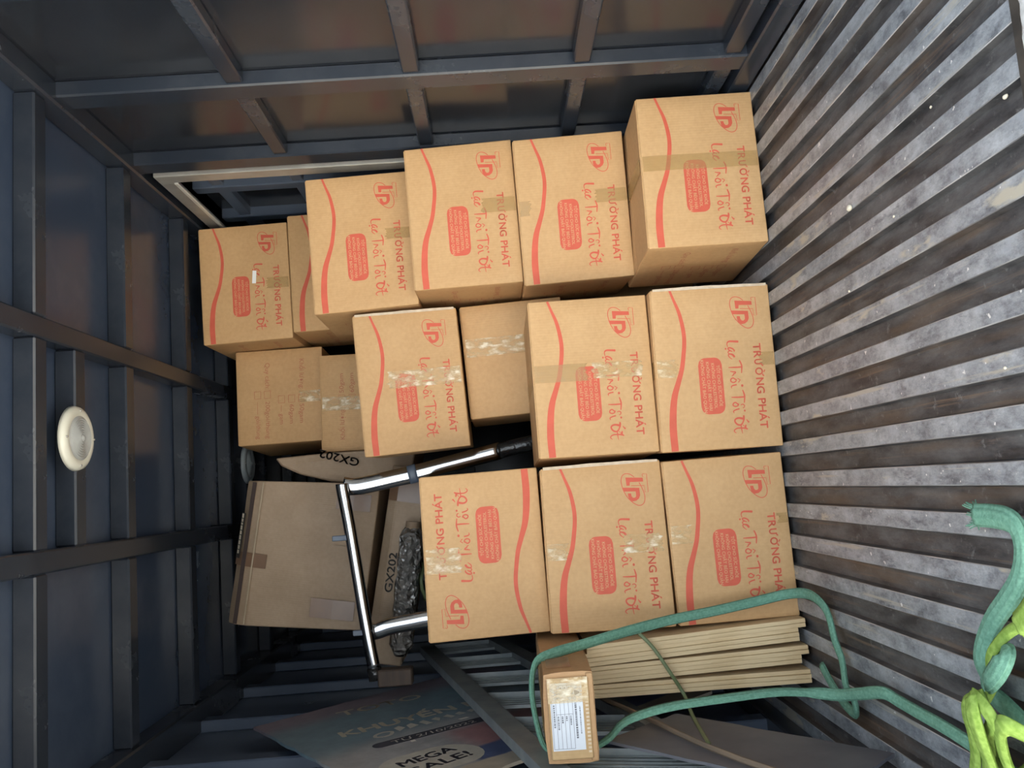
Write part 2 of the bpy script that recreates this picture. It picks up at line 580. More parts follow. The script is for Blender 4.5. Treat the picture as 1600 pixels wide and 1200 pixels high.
# added unseen behind the truck: pale house bounces light, dark shed blocks it
PLASTER = simple('bounce_house_plaster', (.74, .72, .66), (.68, .66, .60), .9, scale=3)
SHED = simple('shade_shed_boards', (.085, .08, .075), (.06, .055, .05), .8, scale=3)
def house(name, x0, x1, y0, y1, h, m, face, n_win):
    t = empty(name, ((x0 + x1) / 2, (y0 + y1) / 2, -.95)); tag(t, kind='structure')
    hx, hy = (x1 - x0) / 2, (y1 - y0) / 2
    link('facade', MB().box(-hx, hx, -hy, hy, 0, h).mesh('facade'), m, t)
    link('roof', MB().box(-hx - .2, hx + .2, -hy - .2, hy + .2, h, h + .18).mesh('roof'), SHED, t)
    wm = MB().box(-.04, .04, -.45, .45, -.6, .6).mesh('window')
    for k in range(n_win):
        o = link('window', wm, STEEL_B, t)
        o.location = (face * (hx + .01), -hy + (k + .5) * 2 * hy / n_win, h * .55)
house('added_bounce_house', -7.5, -4.6, -9.5, -.6, 4.6, PLASTER, 1, 4)
house('added_shade_shed', 3.4, 6.5, -9.0, .2, 4.2, SHED, -1, 3)

# ribbed floor
FEDGE = simple('bright_worn_rib_edge', (.46, .47, .48), (.16, .165, .175), .34, .3, scale=22, stretch=(1, .25, 1), lo=.38, hi=.60)
fl = MB()
p = .0755
x = -0.69
prof = []
while x < 1.02:
    prof += [(x, -.013, 0), (x + .036, -.013, 1), (x + .0389, -.0008, 2), (x + .0403, 0, 3), (x + .0712, 0, 2), (x + .0726, -.0008, 1)]
    x += p
n = len(prof)
vs = []
for y in (Y0, Y1):
    vs += [(a, y, b) for a, b, _ in prof]
fs = [(i, i + 1, n + i + 1, n + i) for i in range(n - 1)]
fl.add(vs, fs)
for i in range(n - 1):
    fl.mi[i] = {0: 0, 1: 0, 2: 2, 3: 1}[prof[i][2]]
fl.box(XL - .04, XR + .04, Y0, Y1, -.06, -.0135, 0)
me = fl.mesh('floor')
me.materials.append(FVAL); me.materials.append(FTOP); me.materials.append(FEDGE)
floor = link('floor', me); tag(floor, kind='structure')

def panel_wall(name, x0, x1, segs, m):
    mb = MB()
    for a, b, c, d in segs:
        mb.box(x0, x1, a, b, c, d)
    o = link(name, mb.mesh(name), m); tag(o, kind='structure')
    return o
DY0, DY1, DZ0, DZ1 = 2.45, 3.62, .10, 1.645
wall_r = panel_wall('wall_right', XR, XR + .05, [(Y0, DY0, -.06, ZT + .05), (DY1, Y1, -.06, ZT + .05), (DY0, DY1, DZ1, ZT + .05), (DY0, DY1, -.06, DZ0)], PAINT)
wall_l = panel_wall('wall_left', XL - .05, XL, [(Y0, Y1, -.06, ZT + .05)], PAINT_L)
mb = MB().box(XL - .05, XR + .05, Y1, Y1 + .05, -.06, ZT + .05)
wall_f = link('wall_front', mb.mesh('wall_front'), PAINT); tag(wall_f, kind='structure')
mb = MB().box(XL - .05, XR + .05, Y0, Y1, ZT, ZT + .04)
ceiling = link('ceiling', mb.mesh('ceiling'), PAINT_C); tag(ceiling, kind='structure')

def rep(name, me, m, parent, locs):
    for l in locs:
        o = link(name, me, m, parent); o.location = l

posts_y = [1.49, 1.935, 2.36, 3.70, 4.14, 4.58, 5.0]
# right wall: posts and rails, each a bar of its own
me = MB().box(-.02, .02, -.035, .035, -.87, .87).mesh('post', .004)
rep('post', me, STEEL_B, wall_r, [(1.0, y, .87) for y in posts_y])
spans = [(Y0, 1.455), (1.525, 1.90), (1.97, 2.325), (3.735, 4.105), (4.175, 4.545), (4.615, 4.965)]
for z in (.085, .447, .853, 1.268):
    for a, b in spans:
        me = MB().box(-.017, .017, -(b - a) / 2, (b - a) / 2, -.021, .021).mesh('rail', .004)
        o = link('rail', me, STEEL_B, wall_r); o.location = (1.003, (a + b) / 2, z)
boxobj('top_rail', .965, XR, Y0, Y1, 1.685, ZT, STEEL_B, wall_r, .005)
boxobj('bottom_rail', .972, XR, Y0, Y1, 0, .05, STEEL_B, wall_r, .004)
# left wall
me = MB().box(-.018, .018, -.03, .03, -.85, .85).mesh('post', .004)
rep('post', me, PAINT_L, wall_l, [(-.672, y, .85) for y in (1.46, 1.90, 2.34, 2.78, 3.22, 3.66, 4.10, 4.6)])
boxobj('top_rail', XL, -.60, Y0, Y1, 1.685, ZT, STEEL_B, wall_l, .005)
boxobj('bottom_rail', XL, -.645, Y0, Y1, 0, .05, STEEL_B, wall_l, .004)
# front wall
for z in (.4, .85, 1.3):
    boxobj('rail', XL, XR, Y1 - .03, Y1, z, z + .05, STEEL_B, wall_f, .004)
# ceiling beams across and two rails along
for y in (1.42, 1.86, 2.315, 2.765, 3.19, 3.65, 4.13, 4.66, 5.1):
    w_ = .026
    for a, b in ((-.60, -.115), (-.065, .40), (.45, .965)):
        boxobj('beam', a, b, y - w_, y + w_, 1.70, ZT, STEEL_B, ceiling, .004)
boxobj('rail', -.115, -.065, Y0, Y1, 1.70, ZT, STEEL_B, ceiling, .004)
boxobj('rail', .40, .45, Y0, Y1, 1.70, ZT, STEEL_B, ceiling, .004)
boxobj('lamp_bracket', -.065, .40, 2.010, 2.062, 1.70, ZT, STEEL_B, ceiling, .004)
boxobj('lamp_bracket', -.065, .40, 3.36, 3.42, 1.70, ZT, STEEL_B, ceiling, .004)

# side door in the right wall, with its pale aluminium frame
door = empty('door_1', (XR, (DY0 + DY1) / 2, 0)); tag(door, kind='structure')
def dpart(name, x0, x1, y0, y1, z0, z1, m, bev=.003):
    o = boxobj(name, x0, x1, y0, y1, z0, z1, m, door, bev)
    o.location -= Vector(door.location)
    return o
dpart('door_panel', 1.0702, 1.09, DY0 - .06, DY1 + .06, DZ0 - .06, DZ1 + .06, PAINT)
dpart('frame_jamb', .975, 1.075, DY0 - .04, DY0 - .034 + .006, .06, 1.665, ALU, .002)
dpart('frame_jamb', .975, .985, DY0 - .034, DY0 + .012, .06, 1.665, ALU, .002)
dpart('frame_jamb', .975, 1.075, DY1, DY1 + .04, .06, 1.665, ALU, .002)
dpart('frame_head', .975, .985, DY0 + .012, DY1, 1.625, 1.665, ALU, .002)
dpart('frame_head', .98, 1.075, DY0, DY1, 1.645, 1.66, ALU, .002)
dpart('frame_lip', .972, .980, DY0 + .016, DY1, 1.612, 1.624, simple('bright_aluminium', (.72, .71, .67), (.64, .63, .6), .3, .3), .002)
for y in (2.70, 3.0, 3.3):
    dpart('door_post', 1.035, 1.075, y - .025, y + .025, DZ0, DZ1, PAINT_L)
for z in (.45, .90, 1.30, 1.56):
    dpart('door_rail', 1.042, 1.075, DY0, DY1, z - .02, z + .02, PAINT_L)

# rear sill and a strip of frayed white cloth outside it
s_ = boxobj('trim_1', XL - .05, XR + .05, 1.005, Y0, -.10, .004, simple('dark_sill_steel', (.05, .045, .042), (.09, .08, .07), .5, .5), None, .003)
tag(s_, kind='structure')
cl = MB()
nx = 90
for i in range(nx + 1):
    xx = .30 + .68 * i / nx
    for j in range(5):
        yy = 1.003 - .018 * j
        cl.v.append((xx, yy - .002 * math.sin(xx * 60) - .0015 * noise.noise(Vector((xx * 90, j, 0))), .009 + .0025 * noise.noise(Vector((xx * 45, j * .7, 3))) - .008 * (j > 3)))
for i in range(nx):
    for j in range(4):
        a = i * 5 + j
        cl.f.append((a, a + 1, a + 6, a + 5)); cl.mi.append(0)
cl_me = cl.mesh('white_cloth_strip')
o = link('white_cloth_strip', cl_me, WHITEMAT, None, True)
md = o.modifiers.new('thick', 'SOLIDIFY'); md.thickness = .008; md.offset = 1
tag(o, 'frayed white cloth strip lying along the rear sill of the floor', 'cloth')

# ------------------------------------------------------------------ ceiling lamps
def lathe(prof, n=40):
    mb = MB(); k = len(prof)
    vs = [(r * math.cos(2 * PI * i / n), r * math.sin(2 * PI * i / n), z) for i in range(n) for r, z in prof]
    fs = []
    for i in range(n):
        for j in range(k - 1):
            a = i * k + j; b = ((i + 1) % n) * k + j
            fs.append((a, b, b + 1, a + 1))
    return mb.add(vs, fs)
def ceiling_lamp(loc, label, mrim, mlens):
    t = empty('ceiling_lamp', loc)
    tag(t, label, 'lamp', 'round ceiling lamps')
    link('rim', lathe([(.052, -.014), (.056, -.016), (.066, -.015), (.074, -.010), (.077, 0), (.0, 0)]).mesh('rim'), mrim, t, True)
    prof = [(.0, -.026), (.004, -.025), (.008, -.021)]
    for k in range(7):
        r = .012 + k * .0056
        prof += [(r, -.0225 + k * .0006), (r + .0028, -.0200 + k * .0006)]
    prof += [(.053, -.014)]
    link('lens', lathe(prof, 48).mesh('lens'), mlens, t, False)
    sm = lathe([(.0, -.0035), (.0025, -.003), (.003, 0)], 10).mesh('screw')
    for k in range(4):
        o = link('screw', sm, ALU, t, True)
        o.location = (.0645 * math.cos(k * PI / 2), .0645 * math.sin(k * PI / 2), -.0145)
    return t
ceiling_lamp((.185, 2.003, 1.6995), 'round cream ceiling lamp with ribbed lens nearest the rear opening', CREAM, LENS)
ceiling_lamp((.163, 3.366, 1.6995), 'small grey round ceiling lamp far back above the worn carton', GREYLAMP, GREYLAMP)

# ------------------------------------------------------------------ printed cartons
W, H, D = .4037, .300, .335

def q6(x, y):
    """artwork digitised on one box face -> print coordinates in metres"""
    s = (y - (104 - .0594 * x)) / 1050
    xl = 65 + (y - 100) * .0667
    xr = 822 + (y - 55) * .108
    t = (xr - x) / (xr - xl)
    return ((s - .5) * W, (.5 - t) * H)

def st(s, t):
    return ((s - .5) * W, (.5 - t) * H)

A_WAVE = Art().ribbon([st(s, t) for s, t in ((.004, .838), (.07, .808), (.15, .772), (.25, .750), (.33, .748), (.42, .765), (.50, .787), (.58, .824), (.66, .862), (.75, .884), (.87, .896), (.996, .893))],
                      [k * H for k in (.019, .022, .029, .033, .034, .035, .037, .042, .05, .056, .06, .058)], 5)

def e1p(x, y):          # enlarged view of the emblem
    return q6((125 + x / 13.333) / .24164, (20 + y / 13.333) / .24164)
def e2p(x, y):          # enlarged view of the lettering
    return q6((120 + x / 7.5) / .24164, (110 + y / 7.5) / .24164)
A_EMB = Art()
A_EMB.ribbon([e1p(*p_) for p_ in ((565, 375), (640, 520), (680, 640), (685, 740), (650, 820), (570, 850), (480, 815), (400, 755), (320, 670), (250, 550), (215, 450), (195, 340), (210, 250), (250, 205), (300, 190), (380, 205), (465, 265))], .0019, 5)
A_EMB.poly([e1p(*p_) for p_ in ((285, 270), (308, 440), (372, 440), (375, 365), (650, 360), (640, 280))])
A_EMB.poly([e1p(*p_) for p_ in ((222, 480), (258, 560), (495, 560), (505, 620), (506, 660), (480, 690), (440, 690), (412, 655), (400, 600), (335, 600), (342, 660), (362, 712), (430, 768), (510, 752), (566, 705), (588, 640), (570, 487))])
A_EMB.ribbon([e1p(*p_) for p_ in ((640, 262), (625, 210), (640, 200), (715, 200), (755, 575), (690, 580), (670, 440), (400, 440))], .0015, 0)

A_NAME = Art()
nb, nc, nw = st(0, .177)[1], .0186, .0006
def ex(zy):
    return e2p(455, zy)[0]
A_NAME.text('TR', ex(-18), ex(148), nb, nc, 0, nw)
A_NAME.text('U', ex(168), ex(228), nb, nc, 0, nw)
A_NAME.text('O', ex(268), ex(352), nb, nc, 0, nw)
for hx in (232, 350):
    A_NAME.ribbon([(ex(hx) - .002, nb + nc * .93), (ex(hx) + .0022, nb + nc * 1.0), (ex(hx) + .0030, nb + nc * 1.14)], .003, 4)
A_NAME.ribbon([(ex(296), nb + nc * 1.30), (ex(322), nb + nc * 1.13)], .0026, 0)
A_NAME.text('NG', ex(388), ex(566), nb, nc, 0, nw)
A_NAME.text('PHAT', ex(628), ex(972), nb, nc, 0, nw)
A_NAME.ribbon([(ex(842), nb + nc * 1.12), (ex(862), nb + nc * 1.30)], .0028, 0)

# brush lettering, drawn stroke by stroke
A_SCR = Art()
def sk(pts, w, sm=5, f=None):
    A_SCR.ribbon([(f or e2p)(*p_) for p_ in pts], [k * .00021 for k in (w if isinstance(w, (list, tuple)) else [w])], sm)
def dot(x, y, r):
    c_ = e2p(x, y)
    A_SCR.disc(c_[0], c_[1], r * .00021, r * .00019)
def e3p(x, y):
    return q6((125 + x / 26.67) / .24164, (95 + y / 26.67) / .24164)
def e4p(x, y):
    return q6((135 + x / 26.67) / .24164, (210 + y / 26.67) / .24164)
sk([(745, 262), (690, 262), (560, 255), (400, 252), (310, 280), (272, 360), (300, 490)], [22, 27, 23, 23, 18, 12, 9], 5, e3p)
sk([(570, 685), (575, 630), (500, 560), (400, 525), (320, 540), (330, 590), (400, 640), (500, 680)], [12, 17, 18, 18, 16, 14, 16, 9], 5, e3p)
sk([(400, 645), (340, 670), (315, 715), (350, 765)], [12, 12, 12, 10], 5, e3p)
sk([(590, 920), (560, 870), (500, 810), (420, 785), (350, 785), (335, 860), (390, 930), (490, 1000)], [20, 27, 24, 18, 14, 12, 11, 7], 5, e3p)
dot(98, 47, 12)
sk([(258, 180), (276, 215), (287, 255), (284, 330)], [14, 18, 18, 11])
sk([(285, 258), (240, 262), (190, 264), (130, 266)], [17, 18, 16, 10])
sk([(150, 310), (180, 316), (212, 318), (206, 334), (192, 338), (186, 354), (168, 366)], [9, 14, 15, 14, 14, 13, 8])
sk([(214, 408), (186, 388), (160, 400), (158, 426), (184, 440), (212, 430), (222, 408), (210, 398)], [13, 15, 15, 15, 14, 14, 13, 9])
sk([(226, 466), (186, 474), (164, 488), (170, 510)], [15, 16, 13, 7])
sk([(236, 392), (268, 410), (246, 440)], [10, 13, 10], 0)
dot(292, 476, 16)
sk([(296, 526), (312, 565), (321, 605), (318, 676)], [14, 18, 18, 11])
sk([(320, 606), (270, 610), (220, 612), (164, 612)], [17, 18, 16, 10])
sk([(240, 696), (214, 672), (188, 682), (184, 706), (210, 718), (238, 710), (248, 692), (236, 684)], [13, 15, 15, 15, 14, 14, 13, 9])
sk([(258, 744), (212, 758), (188, 774), (196, 796)], [15, 16, 13, 7])
sk([(272, 702), (296, 692), (318, 706), (312, 730), (296, 734)], [9, 12, 13, 11, 7])
dot(322, 766, 13)
sk([(700, 400), (600, 375), (480, 362), (370, 395), (322, 470), (360, 560), (450, 630), (560, 645), (630, 590), (675, 500), (700, 420), (700, 330), (695, 245)], [26, 26, 22, 20, 19, 20, 20, 20, 18, 16, 20, 24, 16], 5, e4p)
sk([(575, 620), (590, 700), (605, 800), (650, 995)], [12, 14, 13, 6], 5, e4p)
sk([(885, 810), (800, 785), (680, 770), (560, 770), (440, 780), (340, 825), (300, 890), (330, 940), (390, 975)], [12, 20, 17, 15, 15, 14, 12, 10, 6], 5, e4p)
A_SCR.poly([e4p(*p_) for p_ in ((795, 610), (740, 680), (715, 770), (860, 840), (885, 800), (820, 740), (830, 660))])
sk([(660, 640), (720, 690)], [9, 8], 0, e4p)
sk([(825, 405), (870, 475), (940, 535)], [6, 14, 20], 4, e4p)

A_BADGE = Art().rrect(*st(.6125, .552), .345 * W, .197 * H, .019)
A_BTXT = Art()
bx0, bx1 = st(.452, 0)[0], st(.775, 0)[0]
for i, (s_txt, wf) in enumerate((('TỐT CHO SỨC KHỎE', .78), ('KHÔNG CHOLESTEROL', .86), ('KHÔNG CHẤT BÉO HẠI', .92), ('KHÔNG CHẤT BẢO QUẢN', 1.0))):
    cx = (bx0 + bx1) / 2
    hw = (bx1 - bx0) / 2 * wf
    A_BTXT.text(s_txt, cx - hw, cx + hw, st(0, .500 + i * .043)[1], .0075)

WS = .335
SIDE_LINES = []
TICKS = []
def side_text():
    def X(s): return (s - .5) * WS
    def Y(t): return (.5 - t) * H
    L_ = lambda *k: SIDE_LINES.append(Art().text(*k))
    L_('Khối lượng:', X(.12), X(.44), Y(.265), .016)
    for i, tx in enumerate(('50gam', '60gam', '— gam')):
        y = Y(.28 + i * .118)
        TICKS.append((X(.50), y))
        L_(tx, X(.60), X(.80), y + .004, .015)
    L_('Quy cách:', X(.14), X(.42), Y(.665), .016)
    for i, tx in enumerate(('200gói/thùng', '—— gói/thùng')):
        y = Y(.68 + i * .115)
        TICKS.append((X(.44), y))
        L_(tx, X(.55), X(.94), y + .004, .015)
side_text()

def carton(name, loc, yaw, tilt, offs, label, front='main', flip=True, w=W, d=D, h=H, tapes=(), side=False, bulge=.003,
           group='printed snack cartons stacked in the truck', raw=False, kraft=None, parentless=True, flaps=True):
    kraft = kraft or KRAFT
    rot = Euler((0, -R(tilt), R(yaw)), 'XYZ')
    b = Vector(loc) + rot.to_matrix() @ Vector((0, d / 2, 0))
    t = empty(name, b, rot)
    tag(t, label, 'box', group)
    rnd = random.Random(label)
    oA, oB, oC, oD = offs          # top right, bottom right, bottom left, top left
    def warp(x, z):
        a = min(max(x / w + .5, 0), 1); c = min(max(z / h, 0), 1)
        du = (oD[0] * (1 - a) + oA[0] * a) * c + (oC[0] * (1 - a) + oB[0] * a) * (1 - c)
        dv = (oD[1] * (1 - a) + oA[1] * a) * c + (oC[1] * (1 - a) + oB[1] * a) * (1 - c)
        return x + du, z + max(dv, 0) * (1 if c > .3 else .3) + min(dv, 0) * (1 if c > .3 else .3)
    ph = rnd.uniform(0, 6)
    sd = rnd.uniform(0, 50)
    def surf(x, y, z):
        """bulged, slightly dented box skin"""
        gx = max(0., 1 - (2 * x / w) ** 2); gz = max(0., 1 - (2 * z / h - 1) ** 2); gy = max(0., 1 - (2 * y / d) ** 2)
        dent = noise.noise(Vector((x * 7 + sd, z * 7, sd))) * .0022
        yy = y + (-1 if y < 0 else 1) * (abs(2 * y / d) ** 6) * (bulge * gx * gz + dent * (gx * gz) ** .5)
        xx = x + (-1 if x < 0 else 1) * (abs(2 * x / w) ** 6) * bulge * .6 * gy * gz
        xx, zz = warp(xx, z)
        return (xx, yy, zz)
    # skin of the box
    r = .0035
    def ticks(L):
        n = 12
        a = [-L / 2, -L / 2 + .0012, -L / 2 + r]
        a += [-L / 2 + r + (L - 2 * r) * k / n for k in range(1, n)]
        return a + [L / 2 - r, L / 2 - .0012, L / 2]
    tx, ty, tz = ticks(w), ticks(d), ticks(h)
    idx = {}; vs = []; fs = []
    def vid(i, j, k):
        key = (i, j, k)
        if key not in idx:
            pnt = Vector((tx[i], ty[j], tz[k]))
            c = Vector((max(-w / 2 + r, min(w / 2 - r, pnt.x)), max(-d / 2 + r, min(d / 2 - r, pnt.y)), max(-h / 2 + r, min(h / 2 - r, pnt.z))))
            dv = pnt - c
            q = c + (dv.normalized() * r if dv.length > 1e-7 else dv)
            idx[key] = len(vs)
            vs.append(surf(q.x, q.y, q.z + h / 2))
        return idx[key]
    n = len(tx) - 1
    for a in range(n):
        for c in range(n):
            fs.append((vid(a, 0, c), vid(a + 1, 0, c), vid(a + 1, 0, c + 1), vid(a, 0, c + 1)))
            fs.append((vid(a, n, c), vid(a, n, c + 1), vid(a + 1, n, c + 1), vid(a + 1, n, c)))
            fs.append((vid(0, a, c), vid(0, a, c + 1), vid(0, a + 1, c + 1), vid(0, a + 1, c)))
            fs.append((vid(n, a, c), vid(n, a + 1, c), vid(n, a + 1, c + 1), vid(n, a, c + 1)))
            fs.append((vid(a, c, 0), vid(a, c + 1, 0), vid(a + 1, c + 1, 0), vid(a + 1, c, 0)))
            fs.append((vid(a, c, n), vid(a + 1, c, n), vid(a + 1, c + 1, n), vid(a, c + 1, n)))
    me = bpy.data.meshes.new('carton_body'); me.from_pydata(vs, [], fs); me.update()
    link('carton_body', me, kraft, t, True)
    # the two closing flaps lying on top
    if flaps:
        fm = []
        for sgn in (-1, 1):
            f = MB()
            y0, y1 = (-d / 2 + .004, -.0015) if sgn < 0 else (.0015, d / 2 - .004)
            pts = []
            zt = h - .0005
            def zz(xx_):
                return warp(xx_, h)[1] - h
            f.v = []
            nn = 6
            for lvl in (zt - .002, zt + .0022):
                for k in range(nn + 1):
                    xx_ = -w / 2 + .003 + (w - .006) * k / nn
                    for yy_ in (y0, y1):
                        f.v.append((warp(xx_, h)[0], yy_, lvl + zz(xx_)))
            m2 = (nn + 1) * 2
            for k in range(nn):
                a = 2 * k
                f.f += [(a, a + 1, a + 3, a + 2), (m2 + a, m2 + a + 2, m2 + a + 3, m2 + a + 1), (a, a + 2, m2 + a + 2, m2 + a), (a + 1, m2 + a + 1, m2 + a + 3, a + 3)]
            f.f += [(0, m2, m2 + 1, 1), (2 * nn, 2 * nn + 1, m2 + 2 * nn + 1, m2 + 2 * nn)]
            f.mi = [0] * len(f.f)
            link('top_flap', f.mesh('top_flap'), kraft, t)
    sg = -1 if flip else 1
    def place_front(X, Y, off):
        x, z = sg * X, h / 2 + sg * Y
        xx, yy, zz = surf(x, -d / 2, z)
        return (xx, yy - off, zz)
    def place_side(X, Y, off):       # true left face, read from the left
        y, z = -sg * X, h / 2 + sg * Y
        xx, yy, zz = surf(-w / 2, y, z)
        return (xx - off, yy, zz)
    if front == 'main':
        A_WAVE.build('printed_wave', place_front, .0004, RED, t)
        A_EMB.build('printed_emblem', place_front, .0004, RED, t)
        A_NAME.build('printed_name', place_front, .0004, RED, t)
        A_SCR.build('printed_script', place_front, .0004, RED, t)
        bd = A_BADGE_FINE.build('printed_badge', place_front, .0004, RED, t)
        A_BTXT.build('badge_lettering', place_front, .0008, TANTXT, bd)
    elif front == 'side':
        for ln_ in SIDE_LINES:
            ln_.build('printed_line', place_front, .0004, RED_FAINT, t)
        for tx_, ty_ in TICKS:
            Art().ribbon([(tx_, ty_), (tx_ + .026, ty_), (tx_ + .026, ty_ + .022), (tx_, ty_ + .022), (tx_, ty_)], .0018, 0).build('tick_box', place_front, .0004, RED_FAINT, t)
    if side:
        for ln_ in SIDE_LINES:
            ln_.build('printed_line', place_side, .0004, RED_FAINT, t)
        for tx_, ty_ in TICKS:
            Art().ribbon([(tx_, ty_), (tx_ + .026, ty_), (tx_ + .026, ty_ + .022), (tx_, ty_ + .022), (tx_, ty_)], .0018, 0).build('tick_box', place_side, .0004, RED_FAINT, t)
    # tape: (s0, s1, z0, z1, kind) with s from the true right edge, z from the bottom, both 0..1
    for s0, s1, z0, z1, kind in tapes:
        a = MB(); nn = 10
        for i in range(nn + 1):
            for j in range(nn + 1):
                s = s0 + (s1 - s0) * i / nn; z = z0 + (z1 - z0) * j / nn
                jag = .006 * rnd.uniform(-1, 1) / h if (j in (0, nn) and 0.02 < z < .98) else 0
                xx, yy, zz = surf((.5 - s) * w, -d / 2, min(max((z + jag), .012), .99) * h)
                wr = .0009 * rnd.random() if kind == 'w' else 0
                a.v.append((xx + .02 * (z - .5) * rnd.uniform(.9, 1.1) * w * .3, yy - .0012 - wr, zz))
        for i in range(nn):
            for j in range(nn):
                k = i * (nn + 1) + j
                a.f.append((k, k + 1, k + nn + 2, k + nn + 1)); a.mi.append(0)
        link('tape_strip', a.mesh('tape_strip'), TAPE_W if kind == 'w' else TAPE, t, True)
        if z1 >= .99:               # the tape runs on over the top
            e = MB().box((.5 - s1) * w, (.5 - s0) * w, -d / 2 + .006, d / 2 - .006, h + .002, h + .0028)
            link('tape_strip', e.mesh('tape_strip'), TAPE, t)
    if raw:                          # glued seam with its pale raw edge
        e = MB(); nn = 10
        for k in range(nn + 1):
            z = .006 + (h - .012) * k / nn
            jx = rnd.uniform(-.0008, .0008)
            x0, y0, z0 = surf(w / 2 - .004, -d / 2, z); x1 = surf(w / 2, 0, z)[0] + .002 + jx
            yb = -d / 2
            e.v += [(x0, yb - .0025, z0), (x1, yb - .0025, z0), (x1, yb + .003, z0), (x0, yb + .003, z0)]
        for k in range(nn):
            a = 4 * k
            for c in range(4):
                e.f.append((a + c, a + (c + 1) % 4, a + 4 + (c + 1) % 4, a + 4 + c)); e.mi.append(0)
        e.f += [(3, 2, 1, 0), (4 * nn, 4 * nn + 1, 4 * nn + 2, 4 * nn + 3)]; e.mi += [0, 0]
        link('raw_seam', e.mesh('raw_seam'), KRAFT_EDGE, t)
    return t

# the badge follows the bulge, so it is a fine grid trimmed to a rounded rectangle
A_BADGE_FINE = Art()
bcx, bcy = st(.6125, .552)
bw_, bh_, br_ = .345 * W, .197 * H, .0185
rows = []
NR = 24
for j in range(NR + 1):
    y = -bh_ / 2 + bh_ * j / NR
    e = abs(y) - (bh_ / 2 - br_)
    hw = bw_ / 2 if e <= 0 else bw_ / 2 - br_ + math.sqrt(max(0, br_ ** 2 - e ** 2))
    rows.append([(bcx - hw + 2 * hw * i / 10, bcy + y) for i in range(11)])
for j in range(NR):
    for i in range(10):
        A_BADGE_FINE.poly([rows[j][i], rows[j][i + 1], rows[j + 1][i + 1], rows[j + 1][i]])

Z4 = [(0, 0)] * 4
CB = [
 ('printed_carton', (.7592, 2.0421, .0002), 3.14, -.33, [(-.0025, -.0031), (.001, 0), (.0019, .0007), (-.0005, .0003)],
  'lowest carton of the right-hand stack, standing forward on the ribbed floor by the right wall', dict(tapes=[(.40, .50, 0, 1, 'f')], side=True)),
 ('printed_carton', (.7472, 2.2359, .3055), -4.32, 1.10, [(-.0021, .0004), (.0013, -.0029), (.0026, .0015), (-.0018, .0013)],
  'carton set back on the forward floor carton, second from the floor beside the right wall', dict(tapes=[(.39, .48, 0, .30, 'f'), (.43, .53, .9, 1, 'f')], side=True)),
 ('printed_carton', (.7595, 2.2729, .6095), -1.43, 1.20, [(-.003, -.0005), (.003, -.0019), (-.0001, .0011), (.0001, 0)],
  'third carton from the floor in the right-hand stack, one dented lower left corner', dict(tapes=[(.40, .50, 0, .32, 'f')], side=True)),
 ('printed_carton', (.7409, 2.3962, .9120), .60, 1.81, [(.0002, -.0005), (0, 0), (.0013, .0002), (-.0015, .0003)],
  'fourth carton from the floor in the right-hand stack, shadowed along its base', dict(tapes=[(.42, .50, 0, .26, 'f')], side=True)),
 ('printed_carton', (.7702, 2.8040, 1.0660), -.72, .79, Z4,
  'mostly hidden carton under the topmost one, only its red wave showing', dict(side=True)),
 ('printed_carton', (.7520, 2.8243, 1.3740), -.02, 1.12, [(-.0006, .0003), (.0009, -.0009), (.0005, .0013), (-.0008, -.0007)],
  'topmost carton under the ceiling by the side door, small white sticker on its script', dict(tapes=[(.47, .56, 0, .26, 'f')], side=True)),
 ('printed_carton', (.2584, 2.0846, .0005), -1.29, -.40, [(.0023, 0), (.0024, .0025), (-.0024, -.0031), (-.0021, .002)],
  'middle carton of the floor row, with a square of tape above its red wave', dict(tapes=[(.44, .55, .83, 1, 'w'), (.42, .50, 0, .12, 'f')], raw=True)),
 ('printed_carton', (.2625, 2.1102, .3060), 2.27, -.19, [(-.0017, .0013), (-.0002, -.0024), (.0008, .0002), (.001, -.0004)],
  'carton with a wrinkled tape strip across its lettering, on the middle floor carton', dict(tapes=[(.42, .52, .08, .50, 'w'), (.42, .53, .55, 1, 'f')])),
 ('printed_carton', (.3258, 2.4085, .7930), -1.82, 2.24, [(.0035, -.0007), (-.0027, .0029), (.0004, -.0017), (-.0013, -.0004)],
  'tilted carton resting on the plain carton, wide tape band over its red badge', dict(tapes=[(.42, .54, .02, .72, 'w')], raw=True)),
 ('printed_carton', (-.1609, 2.1109, .0005), -1.09, 1.0, [(-.0005, -.001), (-.0015, .0005), (.0006, .0003), (.0011, -.0022)],
  'left carton of the floor row, crossed by the green rope beside the pale boards', dict(tapes=[(.40, .51, .83, 1, 'w'), (.37, .43, 0, .09, 'f')])),
 ('printed_carton', (-.1608, 2.1093, .3065), 3.57, -.10, [(-.0026, -.0002), (.0009, .0001), (-.001, -.0021), (.0026, .0015)],
  'carton with a bright torn tape patch on its name, middle of the left-hand stack', dict(tapes=[(.44, .55, .05, .36, 'w'), (.47, .57, .83, 1, 'w')], raw=True)),
 ('printed_carton', (-.1585, 2.1476, .6110), 2.36, .70, [(.0005, -.002), (.0017, .0012), (.0009, .0029), (-.0028, -.0003)],
  'carton standing right way up atop the left-hand stack, its emblem upper left', dict(flip=False, tapes=[(.45, .60, .70, .985, 'w')])),
]
for nm, loc, yaw, tilt, offs, lab, kw in CB:
    c_ = carton(nm, loc, yaw, tilt, offs, lab, **kw)
    if 'white sticker' in lab:
        # white patch painted in for the bright glint on the tape
        sm = MB().box(-.022, .022, -.0004, .0004, -.0065, .0065).mesh('painted_glint')
        s1 = link('painted_glint', sm, simple('glossy_white_glint', (.9, .9, .9), (.85, .85, .85), .2), c_)
        s1.location = (.018, -D / 2 - .0045, .118); s1.rotation_euler = (0, R(5), 0)
        tag(s1, 'small white painted tape glint')
